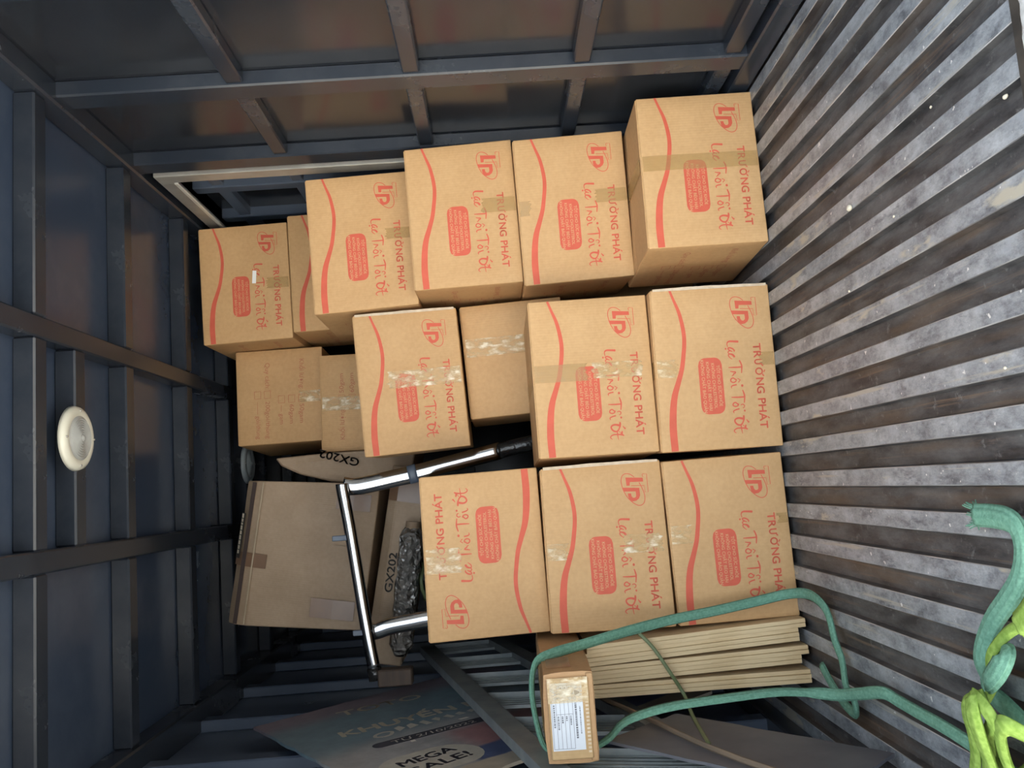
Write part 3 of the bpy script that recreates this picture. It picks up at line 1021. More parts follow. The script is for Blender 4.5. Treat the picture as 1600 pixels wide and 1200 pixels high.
carton('printed_carton', (.3734, 2.9757, 1.3105), 2.75, -.64, [(-.0019, .0032), (.003, -.003), (.0018, .003), (-.0029, -.0046)],
       'upside-down carton end with two groups of tick boxes, topmost in the middle', front='side', w=.335, d=.4037, tapes=[(.46, .58, .0, .26, 'w')])
carton('printed_carton', (.3258, 2.9033, 1.0035), .52, -.64, Z4,
       'carton end half hidden behind the tilted carton, faint lettering and bright tape', front='side', flip=False, w=.335, d=.4037, tapes=[(.44, .58, .30, .98, 'w')])
carton('plain_carton', (.3819, 2.4585, .4854), -.30, 2.4, Z4, 'plain unprinted carton with a vertical tape strip in the gap between printed cartons', front=None, w=.335, d=.335,
       tapes=[(.30, .46, .02, .98, 'w')], group=None)
# plain cartons standing behind, carrying the upper rows
carton('plain_carton', (.385, 2.47, .0005), 0, 0, Z4, 'plain carton on the floor behind the middle stack, under the unprinted carton', front=None, w=.28, d=.33, h=.468, group=None)
carton('plain_carton', (.74, 2.83, .0005), 0, 0, Z4, 'tall plain carton on the floor behind the right-hand stack', front=None, w=.44, d=.36, h=1.055, group=None)
carton('plain_carton', (.375, 2.93, .0005), 0, 0, Z4, 'tall plain carton on the floor behind the middle stack, below the carton ends', front=None, w=.22, d=.40, h=.992, group=None)

# ------------------------------------------------------------------ the pile at the far left
def place_plane(o, u, v):
    """print placement on a plane: origin o, right u, up v (local to the parent)"""
    o, u, v = Vector(o), Vector(u), Vector(v)
    nn = u.cross(v)
    return lambda X, Y, off: tuple(o + u * X + v * Y + nn * off)

# worn big carton, tilted to the left, resting on the flat one
t = empty('worn_carton', (-.19, 2.98, 1.1385), (0, R(10.2), 0))
tag(t, 'big worn brown carton with crushed upper edge and dark strap, leaning in the left corner', 'box')
prof = [(-.20, 0), (-.204, .20), (-.197, .372), (-.183, .410), (-.150, .440), (.19, .432), (.20, 0)]     # y, z
mb = MB()
nx = 14
for i in range(nx + 1):
    x_ = -.232 + .464 * i / nx
    for (y_, z_) in prof:
        k = noise.noise(Vector((x_ * 9, y_ * 9, z_ * 9 + 3))) * .006
        mb.v.append((x_ - .075 * z_ + (.02 * (.2 - z_) * (i / nx - .5)), y_ + k, z_ + (k if z_ > .1 else 0)))
m_ = len(prof)
for i in range(nx):
    for j in range(m_):
        a = i * m_ + j; b_ = i * m_ + (j + 1) % m_
        mb.f.append((a, a + m_, b_ + m_, b_)); mb.mi.append(0)
mb.f += [tuple(range(m_)), tuple(range(nx * m_ + m_ - 1, nx * m_ - 1, -1))]; mb.mi += [0, 0]
link('carton_body', mb.mesh('carton_body', .003), KRAFT_OLD, t)
def ploc(y_, z_): return (y_, z_)
def strip(name, x0, x1, pts, wdt, m, parent, nrm_off=.0022):
    """strip running along x on the profile between two profile points"""
    mb = MB()
    for x_ in (x0, x1):
        for (y_, z_) in pts:
            mb.v.append((x_, y_ - nrm_off, z_ + .001))
    k = len(pts)
    for j in range(k - 1):
        mb.f.append((j, j + 1, k + j + 1, k + j)); mb.mi.append(0)
    o = link(name, mb.mesh(name), m, parent)
    md = o.modifiers.new('t', 'SOLIDIFY'); md.thickness = .0012
    if parent.name.startswith('worn'):
        o.location.x = -.075 * sum(q[1] for q in pts) / len(pts)
    return o
o = strip('dark_strap', -.225, .225, [(-.1880, .399), (-.181, .413)], 0, simple('dark_brown_strap', (.085, .06, .055), (.07, .05, .045), .5), t, .009)
strip('crease_edge', -.225, .225, [(-.1965, .3715), (-.1945, .376)], 0, simple('rubbed_cardboard', (.52, .42, .30), (.46, .37, .26), .8), t, .009)
for x0, x1, pts in ((-.045, -.001, [(-.198, .33), (-.195, .375), (-.180, .414), (-.150, .441)]),):
    strip('brown_tape', x0, x1, pts, 0, BROWNTAPE, t, .008)
for x0, x1, z0, z1 in ((-.20, -.14, .03, .17), (.145, .20, .02, .13), (-.02, .03, .05, .115)):
    strip('brown_tape', x0, x1, [(-.2, z0), (-.204, (z0 + z1) / 2), (-.2035, z1)], 0, BROWNTAPE if x0 != -.02 else KRAFT_OLD, t, .0075)
# black end label with worn white marks
lb = strip('black_label', -.02, .125, [(-.172, .425), (-.157, .440)], 0, BLACKINK, t, .009)
A = Art()
rr = random.Random(5)
xx = -.005
while xx < .112:
    w_ = rr.uniform(.006, .014)
    A.poly([(xx, .002), (xx + w_, .003), (xx + w_, .012), (xx, .011)]); xx += w_ + .003
A.build('label_marks', place_plane((0, -.1815, .4265), (1, 0, 0), (0, .62, .785)), .0015, SIGN_BEIGE, lb)

# flat carton with its model number, under the worn one
t = empty('flat_carton', (-.232, 2.97, 1.000), (0, R(11.3), 0))
tag(t, 'flat brown carton lettered GX202 upright, lying under the big worn carton', 'box')
mb = MB()
prof = [(-.19, 0), (-.192, .088), (-.172, .118), (.19, .118), (.19, 0)]
mb.prism([(a, b) for a, b in prof], -.315, .315, 0)
me = mb.mesh('carton_body', .004)
link('carton_body', me, KRAFT_OLD, t)
A = Art().text('GX202', 0, .125, 0, .024, 0, .0008)
A.build('printed_code', place_plane((-.09, -.1935, .062), (1, 0, 0), (0, -.03, .99)), .0012, BLACKINK, t)
strip('brown_tape', .20, .30, [(-.190, .004), (-.192, .086), (-.173, .116)], 0, BROWNTAPE, t, .002)
strip('brown_tape', -.07, -.045, [(-.190, .004), (-.1918, .03)], 0, BROWNTAPE, t, .002)

# paper-wrapped parcel with the same code, standing on end beside it
t = empty('wrapped_parcel', (.098, 2.86, .985))
tag(t, 'bulging paper-wrapped parcel lettered GX202 sideways, squeezed beside the carton ends', 'parcel')
out = [(.058, 0), (.044, .0), (-.004, .012), (-.022, .10), (-.052, .20), (-.038, .29), (-.008, .39), (.026, .455), (.052, .474), (.058, .30)]
mb = MB()
k = len(out)
for yy, sc_ in ((0, .96), (.02, 1.0), (.16, 1.02), (.33, 1.0), (.35, .94)):
    for a, b in out:
        mb.v.append((.02 + (a - .02) * sc_ if a < .05 else a, yy - (.012 * math.sin(b * 6.5) if yy < .03 else 0), .02 + (b - .02) * (.5 + .5 * sc_) if b > .01 else b))
for i in range(4):
    for j in range(k):
        a = i * k + j; b = i * k + (j + 1) % k
        mb.f.append((a, b, b + k, a + k)); mb.mi.append(0)
mb.f += [tuple(range(k)), tuple(range(5 * k - 1, 4 * k - 1, -1))]; mb.mi += [0, 0]
link('parcel_body', mb.mesh('parcel_body', .004), KRAFT_OLD, t)
A = Art().text('GX202', 0, .135, 0, .026, 0, .0007)
A.build('printed_code', place_plane((.030, -.0145, .185), (.30, 0, .95), (-.95, 0, .30)), .0025, BLACKINK, t)

# wrapped roll and green sack
t = empty('wrapped_roll', (-.30, 2.733, 1.026), (0, R(9.0), 0))
tag(t, 'roll in crinkled clear plastic wrap, under the flat carton', 'roll')
mb = sweep([(-.20 + .40 * k / 24, 0, 0) for k in range(25)], .085, .075, 18, 0, (0, 0, 1), 1)
for i, v in enumerate(mb.v):
    vv = Vector(v); k = noise.noise(vv * 38) * .007 + noise.noise(vv * 90) * .003
    r_ = math.hypot(vv.y, vv.z) or 1
    e = 1 - max(0, (abs(vv.x) - .17) / .03) * .5
    mb.v[i] = (vv.x, vv.y * (1 + k / r_) * e, vv.z * (1 + k / r_) * e)
link('plastic_wrap', mb.mesh('plastic_wrap'), BUBBLE, t, True)
link('roll_core', sweep([(-.19, 0, 0), (.215, 0, 0)], .05, .044, 16, 0, (0, 0, 1), 0).mesh('roll_core'), KRAFT_OLD, t, True)

t = empty('filled_sack', (-.28, 2.80, 0))
tag(t, 'grey-green filled sack standing behind the left-hand stack, below the wrapped roll', 'sack')
mb = MB()
NS, NR2 = 28, 20
for i in range(NR2 + 1):
    z = .985 * i / NR2
    f_ = math.sin(PI * min(1, .12 + .9 * i / NR2)) ** .35
    for k in range(NS):
        a = 2 * PI * k / NS
        r_ = f_ * (1 + .06 * math.sin(3 * a + z * 5) + .04 * noise.noise(Vector((math.cos(a) * 2, math.sin(a) * 2, z * 6))))
        mb.v.append((.17 * math.cos(a) * r_ + .02 * math.sin(z * 4), .15 * math.sin(a) * r_, z))
for i in range(NR2):
    for k in range(NS):
        a = i * NS + k; b = i * NS + (k + 1) % NS
        mb.f.append((a, b, b + NS, a + NS)); mb.mi.append(0)
mb.f += [tuple(range(NS - 1, -1, -1)), tuple(range(NR2 * NS, (NR2 + 1) * NS))]; mb.mi += [0, 0]
link('sack_body', mb.mesh('sack_body'), SACKM, t, True)
link('tie', sweep([(.06 * math.cos(a) + .0, .055 * math.sin(a), .975 + .004 * math.sin(3 * a)) for a in [2 * PI * k / 16 for k in range(17)]], .012, .012, 8, 0, (0, 0, 1), 2).mesh('tie'), PPSTRAP, t, True)
carton('plain_carton', (-.235, 3.02, .0005), 0, 0, Z4, 'tall plain carton behind the sack, carrying the flat carton', front=None, w=.50, d=.30, h=.935, group=None, kraft=KRAFT_OLD)

# chrome frame: crossbar and two bent legs
t = empty('chrome_frame', (-.17, 2.57, 0))
tag(t, 'chrome tube frame with bent legs standing in front of the worn carton', 'frame')
def loc(pt): return (pt[0] + .17, pt[1] - 2.57, pt[2])
link('crossbar', sweep([loc(p_) for p_ in ((.045, 2.56, 1.182), (.02, 2.56, 1.180), (-.08, 2.56, 1.165), (-.229, 2.56, 1.147), (-.40, 2.56, 1.126), (-.50, 2.56, 1.112))], .030, .037, 14).mesh('crossbar'), CHROME, t, True)
link('leg', sweep([loc(p_) for p_ in ((.040, 2.585, 1.182), (.034, 2.585, 1.150), (.038, 2.585, 1.105), (.050, 2.585, 1.03), (.062, 2.585, .955), (.089, 2.585, .82), (.112, 2.585, .70))], .054, .026, 12, 0, (0, 1, 0), 5, square=False).mesh('leg'), CHROME, t, True)
link('leg', sweep([loc(p_) for p_ in ((-.392, 2.585, 1.13), (-.395, 2.585, 1.105), (-.385, 2.585, 1.065), (-.377, 2.585, 1.0), (-.370, 2.585, .93), (-.36, 2.585, .70))], .050, .026, 12, 0, (0, 1, 0), 5).mesh('leg'), CHROME, t, True)
link('leg_sleeve', sweep([loc(p_) for p_ in ((.111, 2.585, .705), (.120, 2.585, .655), (.128, 2.585, .60), (.150, 2.585, .45), (.16, 2.585, 0))], .050, .034, 12, 0, (0, 1, 0), 6).mesh('leg_sleeve'), BLACKPL, t, True)
link('leg_sleeve', sweep([loc(p_) for p_ in ((-.36, 2.585, .705), (-.35, 2.585, .35), (-.35, 2.585, 0))], .050, .034, 12, 0, (0, 1, 0), 4).mesh('leg_sleeve'), BLACKPL, t, True)
link('blue_tape', sweep([loc(p_) for p_ in ((.0575, 2.585, .983), (.0625, 2.585, .957))], .058, .032, 12, 0, (0, 1, 0), 3).mesh('blue_tape'), BLUETAPE, t, True)
link('end_cap', sweep([loc(p_) for p_ in ((-.496, 2.56, 1.1125), (-.53, 2.56, 1.108))], .036, .042, 14, 0, (0, 0, 1), 2).mesh('end_cap'), BLACKPL, t, True)
bp = MB().box(-.008, .008, -.006, .006, -.028, .028).mesh('bracket', .002)
for px_, pz_ in ((-.115, 1.188), (-.392, 1.140), (.075, .885)):
    o = link('bracket', bp, BLUETAPE if pz_ > 1 else CHROME, t); o.location = loc((px_, 2.556 if pz_ > 1 else 2.60, pz_))
bk = boxobj('wooden_block', -.548, -.500, 2.535, 2.585, 1.00, 1.100, BROWNWOOD, t, .004)
bk.location -= Vector(t.location)

# ------------------------------------------------------------------ advertising sign leaning on the left wall
u = Vector((.0349, .5822, -.8123)).normalized()
v = Vector((-.0057, -.8123, -.5833)); v = (v - u * v.dot(u)).normalized()
nrm = u.cross(-v)
sg_ = empty('advertising_sign', (0, 0, 0))
mw = Matrix.Identity(4)
P0 = Vector((-.630, 2.508, 1.451))
for i in range(3):
    mw[i][0] = u[i]; mw[i][1] = -v[i]; mw[i][2] = nrm[i]; mw[i][3] = P0[i]
sg_.matrix_world = mw
tag(sg_, 'faded printed sale sign board leaning askew on the left wall behind the ladder', 'sign')
mb = MB()
edge = []
rr = random.Random(3)
def rough_edge(a, b, n_):
    a, b = Vector(a), Vector(b)
    dv = (b - a); pn = Vector((-dv.y, dv.x)).normalized()
    return [a + dv * (k / n_) + pn * rr.uniform(-.003, .003) for k in range(n_)]
for a, b, n_ in (((0, 0), (0, -.84), 20), ((0, -.84), (.98, -.84), 20), ((.98, -.84), (.98, 0), 20), ((.98, 0), (0, 0), 24)):
    edge += rough_edge(a, b, n_)
mb.prism([(e[0], e[1]) for e in edge], 0, .008, 2)
link('board', mb.mesh('board'), SIGN, sg_)
def pb(X, Y, off): return (X, Y, .008 + off)
tilt_ = -R(8)
Art().text('TOTO', .205, .46, -.132, .050, tilt_, .001).build('brand_lettering', pb, .0004, SIGN_BEIGE, sg_)
Art().text('KHUYẾN MÃI', .125, .62, -.318, .048, tilt_, .0025).build('headline', pb, .0004, SIGN_BEIGE, sg_)
A = Art()
A.ribbon([(.195, -.41), (.18, -.395), (.19, -.378), (.215, -.375), (.23, -.39), (.215, -.41), (.195, -.41)], .010, 4)
for k in range(7):
    x_ = .25 + k * .035; y_ = -.395 - k * .006
    A.poly([(x_ + rr.uniform(-.01, .01), y_ + rr.uniform(-.012, .02)) for _ in range(1)] + [(x_ + .022, y_ + rr.uniform(-.01, .02)), (x_ + .016, y_ + .035), (x_ - .002, y_ + .028)])
A.build('worn_lettering', pb, .0004, SIGN_PALE, sg_)
A = Art().rrect(0, 0, .34, .042, .0208)
ca, sa = math.cos(tilt_), math.sin(tilt_)
A.v = [(.305 + x_ * ca - y_ * sa, -.485 + x_ * sa + y_ * ca) for x_, y_ in A.v]
dp = A.build('date_pill', pb, .0004, SIGN_DARK, sg_)
Art().text('TỪ 2/10/2022', .185, .42, -.480, .020, tilt_).build('date_lettering', pb, .0008, SIGN_PALE, dp)
A = Art().rrect(0, 0, .245, .165, .08)
A.v = [(.185 + x_, -.668 + y_ - x_ * .12) for x_, y_ in A.v]
ob = A.build('offer_badge', pb, .0004, SIGN_PALE, sg_)
A = Art().text('MEGA', .115, .262, -.655, .038, R(-1), .0016)
A.text('SALE!', .115, .268, -.715, .038, R(-1), .0016)
A.build('offer_lettering', pb, .0008, SIGN_DARK, ob)
A = Art()
A.poly([(.40, -.448), (.425, -.452), (.428, -.463), (.402, -.462)])
A.poly([(.222, -.500), (.235, -.500), (.232, -.515), (.22, -.512)])
A.build('paint_chips', pb, .0010, simple('bare_white_chip', (.75, .72, .64), (.7, .67, .6), .6), sg_)

# ------------------------------------------------------------------ ladder lying on its side against the left wall
t = empty('step_ladder', (-.565, 2.4, 0))
tag(t, 'grey metal ladder with flat treads lying on edge along the left wall', 'ladder')
k_ = .565 / .585
def yz(y, z): return (y * k_, .712 + (z - .712) * k_)
ru0, ru1 = yz(3.30, 1.025), yz(1.86, .652)
rl0, rl1 = yz(3.34, .765), yz(1.76, .295)
def rail_mb(a, b):
    (ya, za), (yb, zb) = a, b
    L_ = math.hypot(yb - ya, zb - za)
    dy, dz = (yb - ya) / L_, (zb - za) / L_
    L_ += .38
    ny, nz = -dz, dy
    mb = MB()
    def bar(n0, n1, x0, x1):
        vs = []
        for s_ in (0, L_):
            for nn_ in (n0, n1):
                for x_ in (x0, x1):
                    vs.append((x_, ya - 2.4 + dy * s_ + ny * nn_, za + dz * s_ + nz * nn_))
        mb.add(vs, [(0, 1, 3, 2), (4, 6, 7, 5), (0, 4, 5, 1), (2, 3, 7, 6), (0, 2, 6, 4), (1, 5, 7, 3)])
    bar(-.026, .026, .010, .013)       # web
    bar(.023, .026, -.013, .010)       # flanges
    bar(-.026, -.023, -.013, .010)
    return mb
link('side_rail', rail_mb(ru0, ru1).mesh('side_rail'), GALV, t)
link('side_rail', rail_mb(rl0, rl1).mesh('side_rail'), GALV, t)
for k in range(6):
    f_ = .02 + k * .19
    ya, za = ru0[0] + (ru1[0] - ru0[0]) * f_, ru0[1] + (ru1[1] - ru0[1]) * f_
    yb, zb = rl0[0] + (rl1[0] - rl0[0]) * f_, rl0[1] + (rl1[1] - rl0[1]) * f_
    L_ = math.hypot(yb - ya, zb - za)
    dy, dz = (yb - ya) / L_, (zb - za) / L_
    ny, nz = -dz, dy
    mb = MB()
    def bar(s0, s1, n0, n1, x0, x1):
        vs = []
        for s_ in (s0, s1):
            for nn_ in (n0, n1):
                for x_ in (x0, x1):
                    vs.append((x_, ya - 2.4 + dy * s_ + ny * nn_, za + dz * s_ + nz * nn_))
        mb.add(vs, [(0, 1, 3, 2), (4, 6, 7, 5), (0, 4, 5, 1), (2, 3, 7, 6), (0, 2, 6, 4), (1, 5, 7, 3)])
    bar(.004, L_ - .004, -.045, .045, -.012, -.008)
    for j in range(5):
        n0 = -.045 + j * .0205
        bar(.004, L_ - .004, n0, n0 + .008, -.008, -.003)
    bar(.004, L_ - .004, .041, .045, -.012, .010)
    link('tread', mb.mesh('tread'), GALV, t)

# dark dusty sheet under the ladder, thin stick
cpt = Vector((-.541, 2.0, .345))
e1 = Vector((0, -.75, -.66)); e2 = Vector((0, -.66, .75))
t = empty('dark_sheet', cpt)
tag(t, 'dusty dark sheet of board lying askew below the ladder by the left wall', 'board')
mb = MB()
ed = []
for a, b, n_ in (((0, 0), (.50, 0), 12), ((.50, 0), (.50, .24), 6), ((.50, .24), (0, .24), 12), ((0, .24), (0, 0), 6)):
    ed += rough_edge(a, b, n_)
vs = [tuple(Vector((x_, 0, 0)) + e1 * a[0] + e2 * a[1]) for x_ in (-.003, .003) for a in ed]
n_ = len(ed)
mb.add(vs, [tuple(range(n_)), tuple(range(2 * n_ - 1, n_ - 1, -1))] + [(i, (i + 1) % n_, n_ + (i + 1) % n_, n_ + i) for i in range(n_)])
link('board', mb.mesh('board'), DARKSHEET, t)
o = link('wooden_stick', sweep([(-.529, 2.16, .497), (-.529, 1.95, .42), (-.529, 1.63, .30), (-.52, 1.10, .02)], .009, .012, 8, 0, (1, 0, 0), 4).mesh('wooden_stick'), STICK, None)
tag(o, 'thin brown stick slanting along the ladder under the long carton', 'stick')

# ------------------------------------------------------------------ pale boards standing on edge beside the floor cartons
ORD = ['first', 'second', 'third', 'fourth', 'fifth']
bundles = [
 ('bundle against the cartons', [(-.3665 - .0105 * i, -.3930 - .0101 * i, 1 if i < 2 else 0) for i in range(5)]),
 ('middle bundle', [(-.4290 - .0105 * i, -.4435 - .0101 * i, 1 if i < 2 else 0) for i in range(4)]),
 ('outer bundle by the wall', [(-.4860 - .0105 * i, -.4850 - .0101 * i, 1) for i in range(3)]),
]
rr = random.Random(11)
bm_ = MB().box(-.00485, .00485, 0, .22, 0, .53).mesh('wooden_board', .0006)
for bn, L_ in bundles:
    for i, (xb, xt, lng) in enumerate(L_):
        o = link('wooden_board', bm_, WOOD, None)
        o.location = (xb, 2.070 + rr.uniform(0, .006), 0.0 if lng else .018)
        ang = math.atan2(xt - xb, .53)
        o.rotation_euler = (0, ang, 0)
        o.location.z += abs(math.sin(ang)) * .0049 + .0005
        tag(o, f'{ORD[i]} pale wooden board from the cartons in the {bn}', 'board', 'pale boards standing on edge')

o = link('binding_strap', sweep([(-.350, 2.058, .425), (-.362, 2.052, .408), (-.40, 2.049, .375), (-.46, 2.046, .340), (-.512, 2.050, .312), (-.533, 1.97, .315), (-.5365, 1.86, .322), (-.5365, 1.76, .328)], .009, .0022, 8, 0, (0, 1, 0), 5).mesh('binding_strap'), PPSTRAP, None, True)
tag(o, 'thin olive plastic strap crossing the pale boards', 'strap')

# ------------------------------------------------------------------ long carton with a paper label, tied by the rope
t = empty('long_carton', (-.4615, 2.085, .545), (R(-1.2), 0, R(.4)))
tag(t, 'long taped carton with a white paper label on its end, roped over the boards', 'box')
mb = MB()
nx_, ny_, nz_ = 8, 14, 5
Wc, Lc, Hc = .168, .62, .098
for (fx, fixed) in (('y', -.5), ('y', .5), ('x', -.5), ('x', .5), ('z', 0), ('z', 1)):
    na, nb = (nx_, nz_) if fx == 'y' else ((ny_, nz_) if fx == 'x' else (nx_, ny_))
    base = len(mb.v)
    for i in range(na + 1):
        for j in range(nb + 1):
            a, b = i / na, j / nb
            if fx == 'y': q = Vector(((a - .5) * Wc, fixed * Lc, b * Hc))
            elif fx == 'x': q = Vector((fixed * Wc, (a - .5) * Lc, b * Hc))
            else: q = Vector(((a - .5) * Wc, (b - .5) * Lc, fixed * Hc))
            k = noise.noise(Vector((q.x * 22, q.y * 9, q.z * 22))) * .003
            ex_ = 1 - abs(2 * q.x / Wc) ** 3; ez_ = 1 - abs(2 * q.z / Hc - 1) ** 3
            q.x += (k + .003 * ez_) * (1 if q.x > 0 else -1) * (abs(2 * q.x / Wc) ** 4)
            q.z += (k + .004 * ex_ * (1 if q.z > Hc / 2 else -.2)) * (abs(2 * q.z / Hc - 1) ** 4)
            q.y -= .04
            mb.v.append(tuple(q))
    for i in range(na):
        for j in range(nb):
            a = base + i * (nb + 1) + j
            mb.f.append((a, a + 1, a + nb + 2, a + nb + 1)); mb.mi.append(0)
me = mb.mesh('carton_body')
bm = bmesh.new(); bm.from_mesh(me)
bmesh.ops.remove_doubles(bm, verts=bm.verts, dist=1e-5)
bmesh.ops.recalc_face_normals(bm, faces=bm.faces)
bm.to_mesh(me); bm.free()
KR2 = make_kraft('brown_long_carton_board', (.43, .265, .135), (.40, .24, .12), .5)
link('carton_body', me, KR2, t)
KR3 = make_kraft('pale_end_flap_board', (.47, .32, .165), (.44, .295, .15), .55)
ef = MB().box(-.078, .076, -.357, -.351, .010, .092).mesh('end_flap', .002)
link('end_flap', ef, KR3, t)
ef = MB().box(-.083, .083, -.354, -.3495, .001, .014).mesh('end_flap', .001)
link('end_flap', ef, KR2, t)
# raw fluted edge: a row of small teeth
fl_ = MB()
for k in range(20):
    x_ = -.066 + k * .0072
    fl_.box(x_, x_ + .004, -.3575, -.354, .013, .019)
link('fluted_edge', fl_.mesh('fluted_edge'), KRAFT_EDGE, t)
pp = MB().box(-.060, .068, -.3578, -.3572, .024, .088).mesh('paper_label')
pl_ = link('paper_label', pp, PAPER, t)
A = Art()
x0, x1, ya, yb = -.052, .053, -.026, .010     # reading frame, turned half round on the box
def gl(a, b, w_=.0006):
    A.ribbon([a, b], w_, 0)
for k in range(6):
    gl((x0, ya + (yb - ya) * k / 5), (x1, ya + (yb - ya) * k / 5))
gl((x0, ya), (x0, yb)); gl((x1, ya), (x1, yb)); gl((-.004, ya + .007), (-.004, yb))
def greek(x_, y_, w_, h_):
    e_ = x_ + w_
    while x_ < e_:
        d_ = rr.uniform(.0012, .003)
        A.poly([(x_, y_), (x_ + d_, y_), (x_ + d_, y_ + h_), (x_, y_ + h_)]); x_ += d_ + rr.uniform(.0006, .0014)
greek(-.022, .0135, .058, .0034); greek(-.016, .0215, .044, .0016)
for k, (wa, wb) in enumerate(((.008, .014), (.016, .008), (.020, .012), (.020, .022))):
    greek(x0 + .003, yb - .0055 - k * .0072, wa, .0026); greek(-.001, yb - .0055 - k * .0072, wb, .0026)
greek(-.020, ya + .0022, .036, .0026)
cxl, cyl = -.039, .0185
A.ribbon([(cxl + .008 * math.cos(2 * PI * k / 20), cyl + .0072 * math.sin(2 * PI * k / 20)) for k in range(21)], .0006, 0, True)
A.poly([(cxl - .005, cyl - .004), (cxl + .005, cyl - .004), (cxl + .001, cyl + .005), (cxl - .001, cyl + .005)])
A.build('label_print', place_plane((.004, -.3578, .056), (-1.14, 0, 0), (0, 0, -1.14)), .0004, GREYINK, pl_)
tp = MB().box(-.086, .086, -.12, .02, .0995, .1025)
ov = MB()
for j in range(9):
    for i in range(9):
        x_ = -.05 + .13 * i / 8; y_ = -.36 + .16 * j / 8
        ov.v.append((x_, y_, .1045 + .0015 * noise.noise(Vector((x_ * 60, y_ * 60, 0)))))
for j in range(8):
    for i in range(8):
        a = j * 9 + i; ov.f.append((a, a + 1, a + 10, a + 9)); ov.mi.append(0)
link('tape_strip', ov.mesh('tape_strip'), TAPE, t, True)
tv = MB()
for j in range(9):
    for i in range(7):
        x_ = .030 + .048 * i / 6; z_ = .012 + .08 * j / 8
        tv.v.append((x_, -.3592 - .0006 * abs(noise.noise(Vector((x_ * 90, z_ * 90, 2)))), z_))
for j in range(8):
    for i in range(6):
        a = j * 7 + i; tv.f.append((a, a + 1, a + 8, a + 7)); tv.mi.append(0)
link('tape_strip', tv.mesh('tape_strip'), TAPE_W, t, True)
rd = MB()
for j in range(7):
    for i in range(5):
        y_ = -.31 + .10 * j / 6; z_ = .04 + .05 * i / 4
        rd.v.append((.0885 + .001 * noise.noise(Vector((y_ * 50, z_ * 50, 1))), y_, z_))
for j in range(6):
    for i in range(4):
        a = j * 5 + i; rd.f.append((a, a + 1, a + 6, a + 5)); rd.mi.append(0)
rdo = link('side_tape', rd.mesh('side_tape'), make_tape('reddish_side_tape', (.46, .20, .12), .5, .2), t, True)
tag(rdo, 'reddish tape on the carton side')

# ------------------------------------------------------------------ ropes
path = [(-.447, 1.952, .016), (-.478, 1.893, .018), (-.503, 1.831, .018), (-.507, 1.785, .018), (-.474, 1.752, .030), (-.451, 1.776, .034),
        (-.410, 1.818, .020), (-.373, 1.852, .018), (-.323, 1.880, .016), (-.300, 1.920, .018), (-.292, 1.985, .022), (-.298, 2.040, .05),
        (-.312, 2.058, .12), (-.325, 2.05, .22), (-.335, 2.03, .33), (-.345, 1.985, .44), (-.357, 1.93, .55), (-.364, 1.885, .625), (-.378, 1.868, .660), (-.43, 1.86, .672), (-.50, 1.855, .666),
        (-.548, 1.852, .650), (-.5595, 1.850, .610), (-.5545, 1.846, .560), (-.535, 1.840, .520), (-.505, 1.83, .490), (-.487, 1.82, .450), (-.472, 1.81, .38),
        (-.462, 1.80, .27), (-.458, 1.80, .17), (-.462, 1.79, .10), (-.460, 1.75, .060), (-.445, 1.69, .045), (-.425, 1.61, .032), (-.431, 1.57, .022),
        (-.435, 1.512, .018), (-.436, 1.427, .018), (-.440, 1.351, .018), (-.446, 1.310, .018), (-.452, 1.27, .016), (-.450, 1.21, .016)]
o = link('green_rope', sweep(path, .022, .011, 28, 9, (0, 0, 1), 6).mesh('green_rope'), TEAL, None, True)
tag(o, 'teal knitted rope looped over the long carton and trailing to the lime bundle', 'rope')
path = [(-.070, 1.24, .018), (-.089, 1.205, .018), (-.092, 1.165, .02), (-.102, 1.144, .02), (-.124, 1.136, .02), (-.15, 1.142, .02), (-.177, 1.16, .02), (-.206, 1.193, .02),
        (-.237, 1.231, .02), (-.27, 1.260, .02), (-.298, 1.266, .025), (-.316, 1.246, .03), (-.314, 1.205, .052), (-.290, 1.166, .058), (-.272, 1.160, .050),
        (-.279, 1.187, .035), (-.309, 1.235, .022), (-.337, 1.275, .016), (-.352, 1.262, .014), (-.360, 1.238, .014), (-.373, 1.204, .014), (-.39, 1.16, .014)]
path2 = [Vector(p_) for p_ in path]
path2[0] = Vector((-.089, 1.243, .018))
tr_ = empty('green_rope', path2[0])
tag(tr_, 'loose teal knitted rope with a frayed end curving to a knot on the floor', 'rope')
link('rope_strand', sweep([p_ - path2[0] for p_ in path2], .032, .014, 28, 9, (0, 0, 1), 6).mesh('rope_strand'), TEAL, tr_, True)
fr = MB()
for k in range(46):
    a = random.uniform(-.5, .5)
    st_ = Vector((a * .030, 0, random.uniform(-.005, .005)))
    en = st_ + Vector((a * .010 + random.uniform(-.003, .003), random.uniform(.008, .022), random.uniform(-.006, .004)))
    s2 = sweep([st_, (st_ + en) / 2 + Vector((0, 0, .001)), en], .0022, .0022, 4, 0, (0, 0, 1), 2)
    fr.add(s2.v, s2.f)
fo = link('frayed_end', fr.mesh('frayed_end'), TEAL, tr_); tag(fo, kind='stuff')

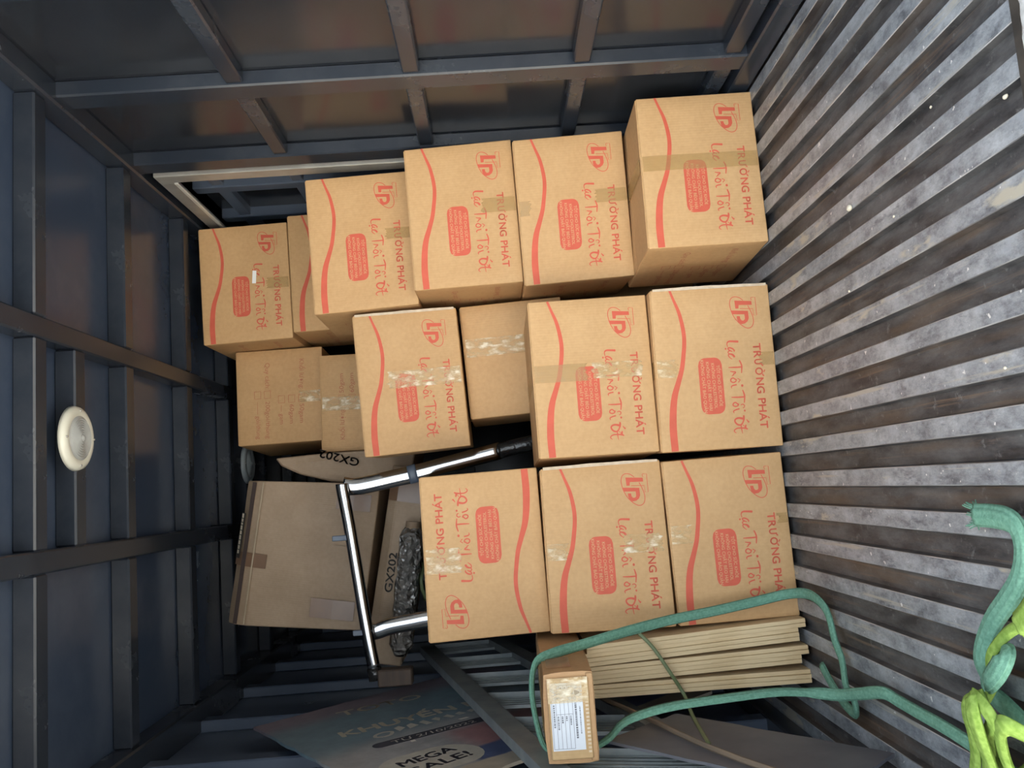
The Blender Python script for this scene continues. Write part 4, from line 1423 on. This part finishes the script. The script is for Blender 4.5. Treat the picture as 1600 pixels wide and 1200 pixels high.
lime = empty('lime_strap_bundle', (-.38, 1.2, 0))
tag(lime, 'lime green knitted strap coiled in loops at the rope knot', 'strap')
def lt(pts): return [Vector(p_) - Vector((-.38, 1.2, 0)) for p_ in pts]
for nm, pts, w_, h_ in (
  ('strap_tail', [(-.19, 1.10, .03), (-.217, 1.126, .034), (-.231, 1.145, .034)], .036, .014),
  ('strap_tail', [(-.229, 1.142, .034), (-.244, 1.173, .034), (-.262, 1.196, .037), (-.280, 1.212, .040), (-.300, 1.226, .036), (-.322, 1.226, .034), (-.345, 1.224, .05), (-.352, 1.212, .068)], .016, .010),
  ('strap_loop', [(-.332, 1.190, .068), (-.345, 1.214, .080), (-.372, 1.250, .066), (-.406, 1.272, .050), (-.438, 1.286, .042), (-.477, 1.308, .036), (-.52, 1.31, .03)], .024, .010),
  ('strap_loop', [(-.332, 1.20, .082), (-.352, 1.190, .088), (-.382, 1.196, .080), (-.412, 1.206, .068), (-.445, 1.214, .056), (-.50, 1.23, .03)], .032, .012),
  ('strap_loop', [(-.334, 1.206, .076), (-.336, 1.180, .080), (-.350, 1.164, .078), (-.366, 1.176, .070), (-.380, 1.206, .060), (-.412, 1.238, .045), (-.455, 1.272, .034), (-.50, 1.28, .03)], .026, .011),
  ('strap_loop', [(-.375, 1.100, .040), (-.358, 1.118, .066), (-.352, 1.134, .078), (-.366, 1.158, .072), (-.394, 1.176, .062), (-.420, 1.186, .052), (-.47, 1.20, .03)], .026, .011),
  ('strap_loop', [(-.40, 1.12, .03), (-.415, 1.15, .036), (-.44, 1.19, .03), (-.46, 1.24, .025), (-.44, 1.28, .02), (-.40, 1.26, .018)], .028, .012),
  ('strap_loop', [(-.345, 1.10, .02), (-.38, 1.14, .022), (-.42, 1.16, .02), (-.46, 1.17, .018)], .028, .012)):
    link(nm, sweep(lt(pts), w_, h_, 18, 6, (0, 0, 1), 6).mesh(nm), LIME, lime, True)

# ------------------------------------------------------------------ grit on the floor
rr = random.Random(2)
spots = [(.485, 1.563, .0085, 'white oval pebble on the ribs right of the middle floor carton'),
         (.549, 1.267, .0032, 'small white grit grain on the ribs near the right of the sill'),
         (.478, 1.083, .0055, 'pale tan pebble by the frayed white cloth at the sill'),
         (.415, 1.402, .0032, 'tiny white chip on the ribs halfway to the cartons'),
         (.333, 1.613, .0034, 'tiny white crumb on the ribs before the middle carton'),
         (.115, 1.150, .0030, 'small pale chip near the sill in the middle of the floor')]
for x_, y_, r_, lab in spots:
    bm = bmesh.new()
    bmesh.ops.create_icosphere(bm, subdivisions=2, radius=r_)
    for v_ in bm.verts:
        v_.co *= 1 + .25 * noise.noise(v_.co * 160 + Vector((x_ * 50, 0, 0)))
        v_.co.z *= .5; v_.co.x *= .75
    me = bpy.data.meshes.new('pebble'); bm.to_mesh(me); bm.free()
    o = link('pebble', me, PEBBLE, None, True)
    # rest on a rib top or in a valley
    ph_ = (x_ + .69) % p
    on_top = .0395 <= ph_ <= .072
    o.location = (x_, y_, (0 if on_top else -.013) + r_ * .42)
    tag(o, lab, 'pebble', 'grit on the floor')
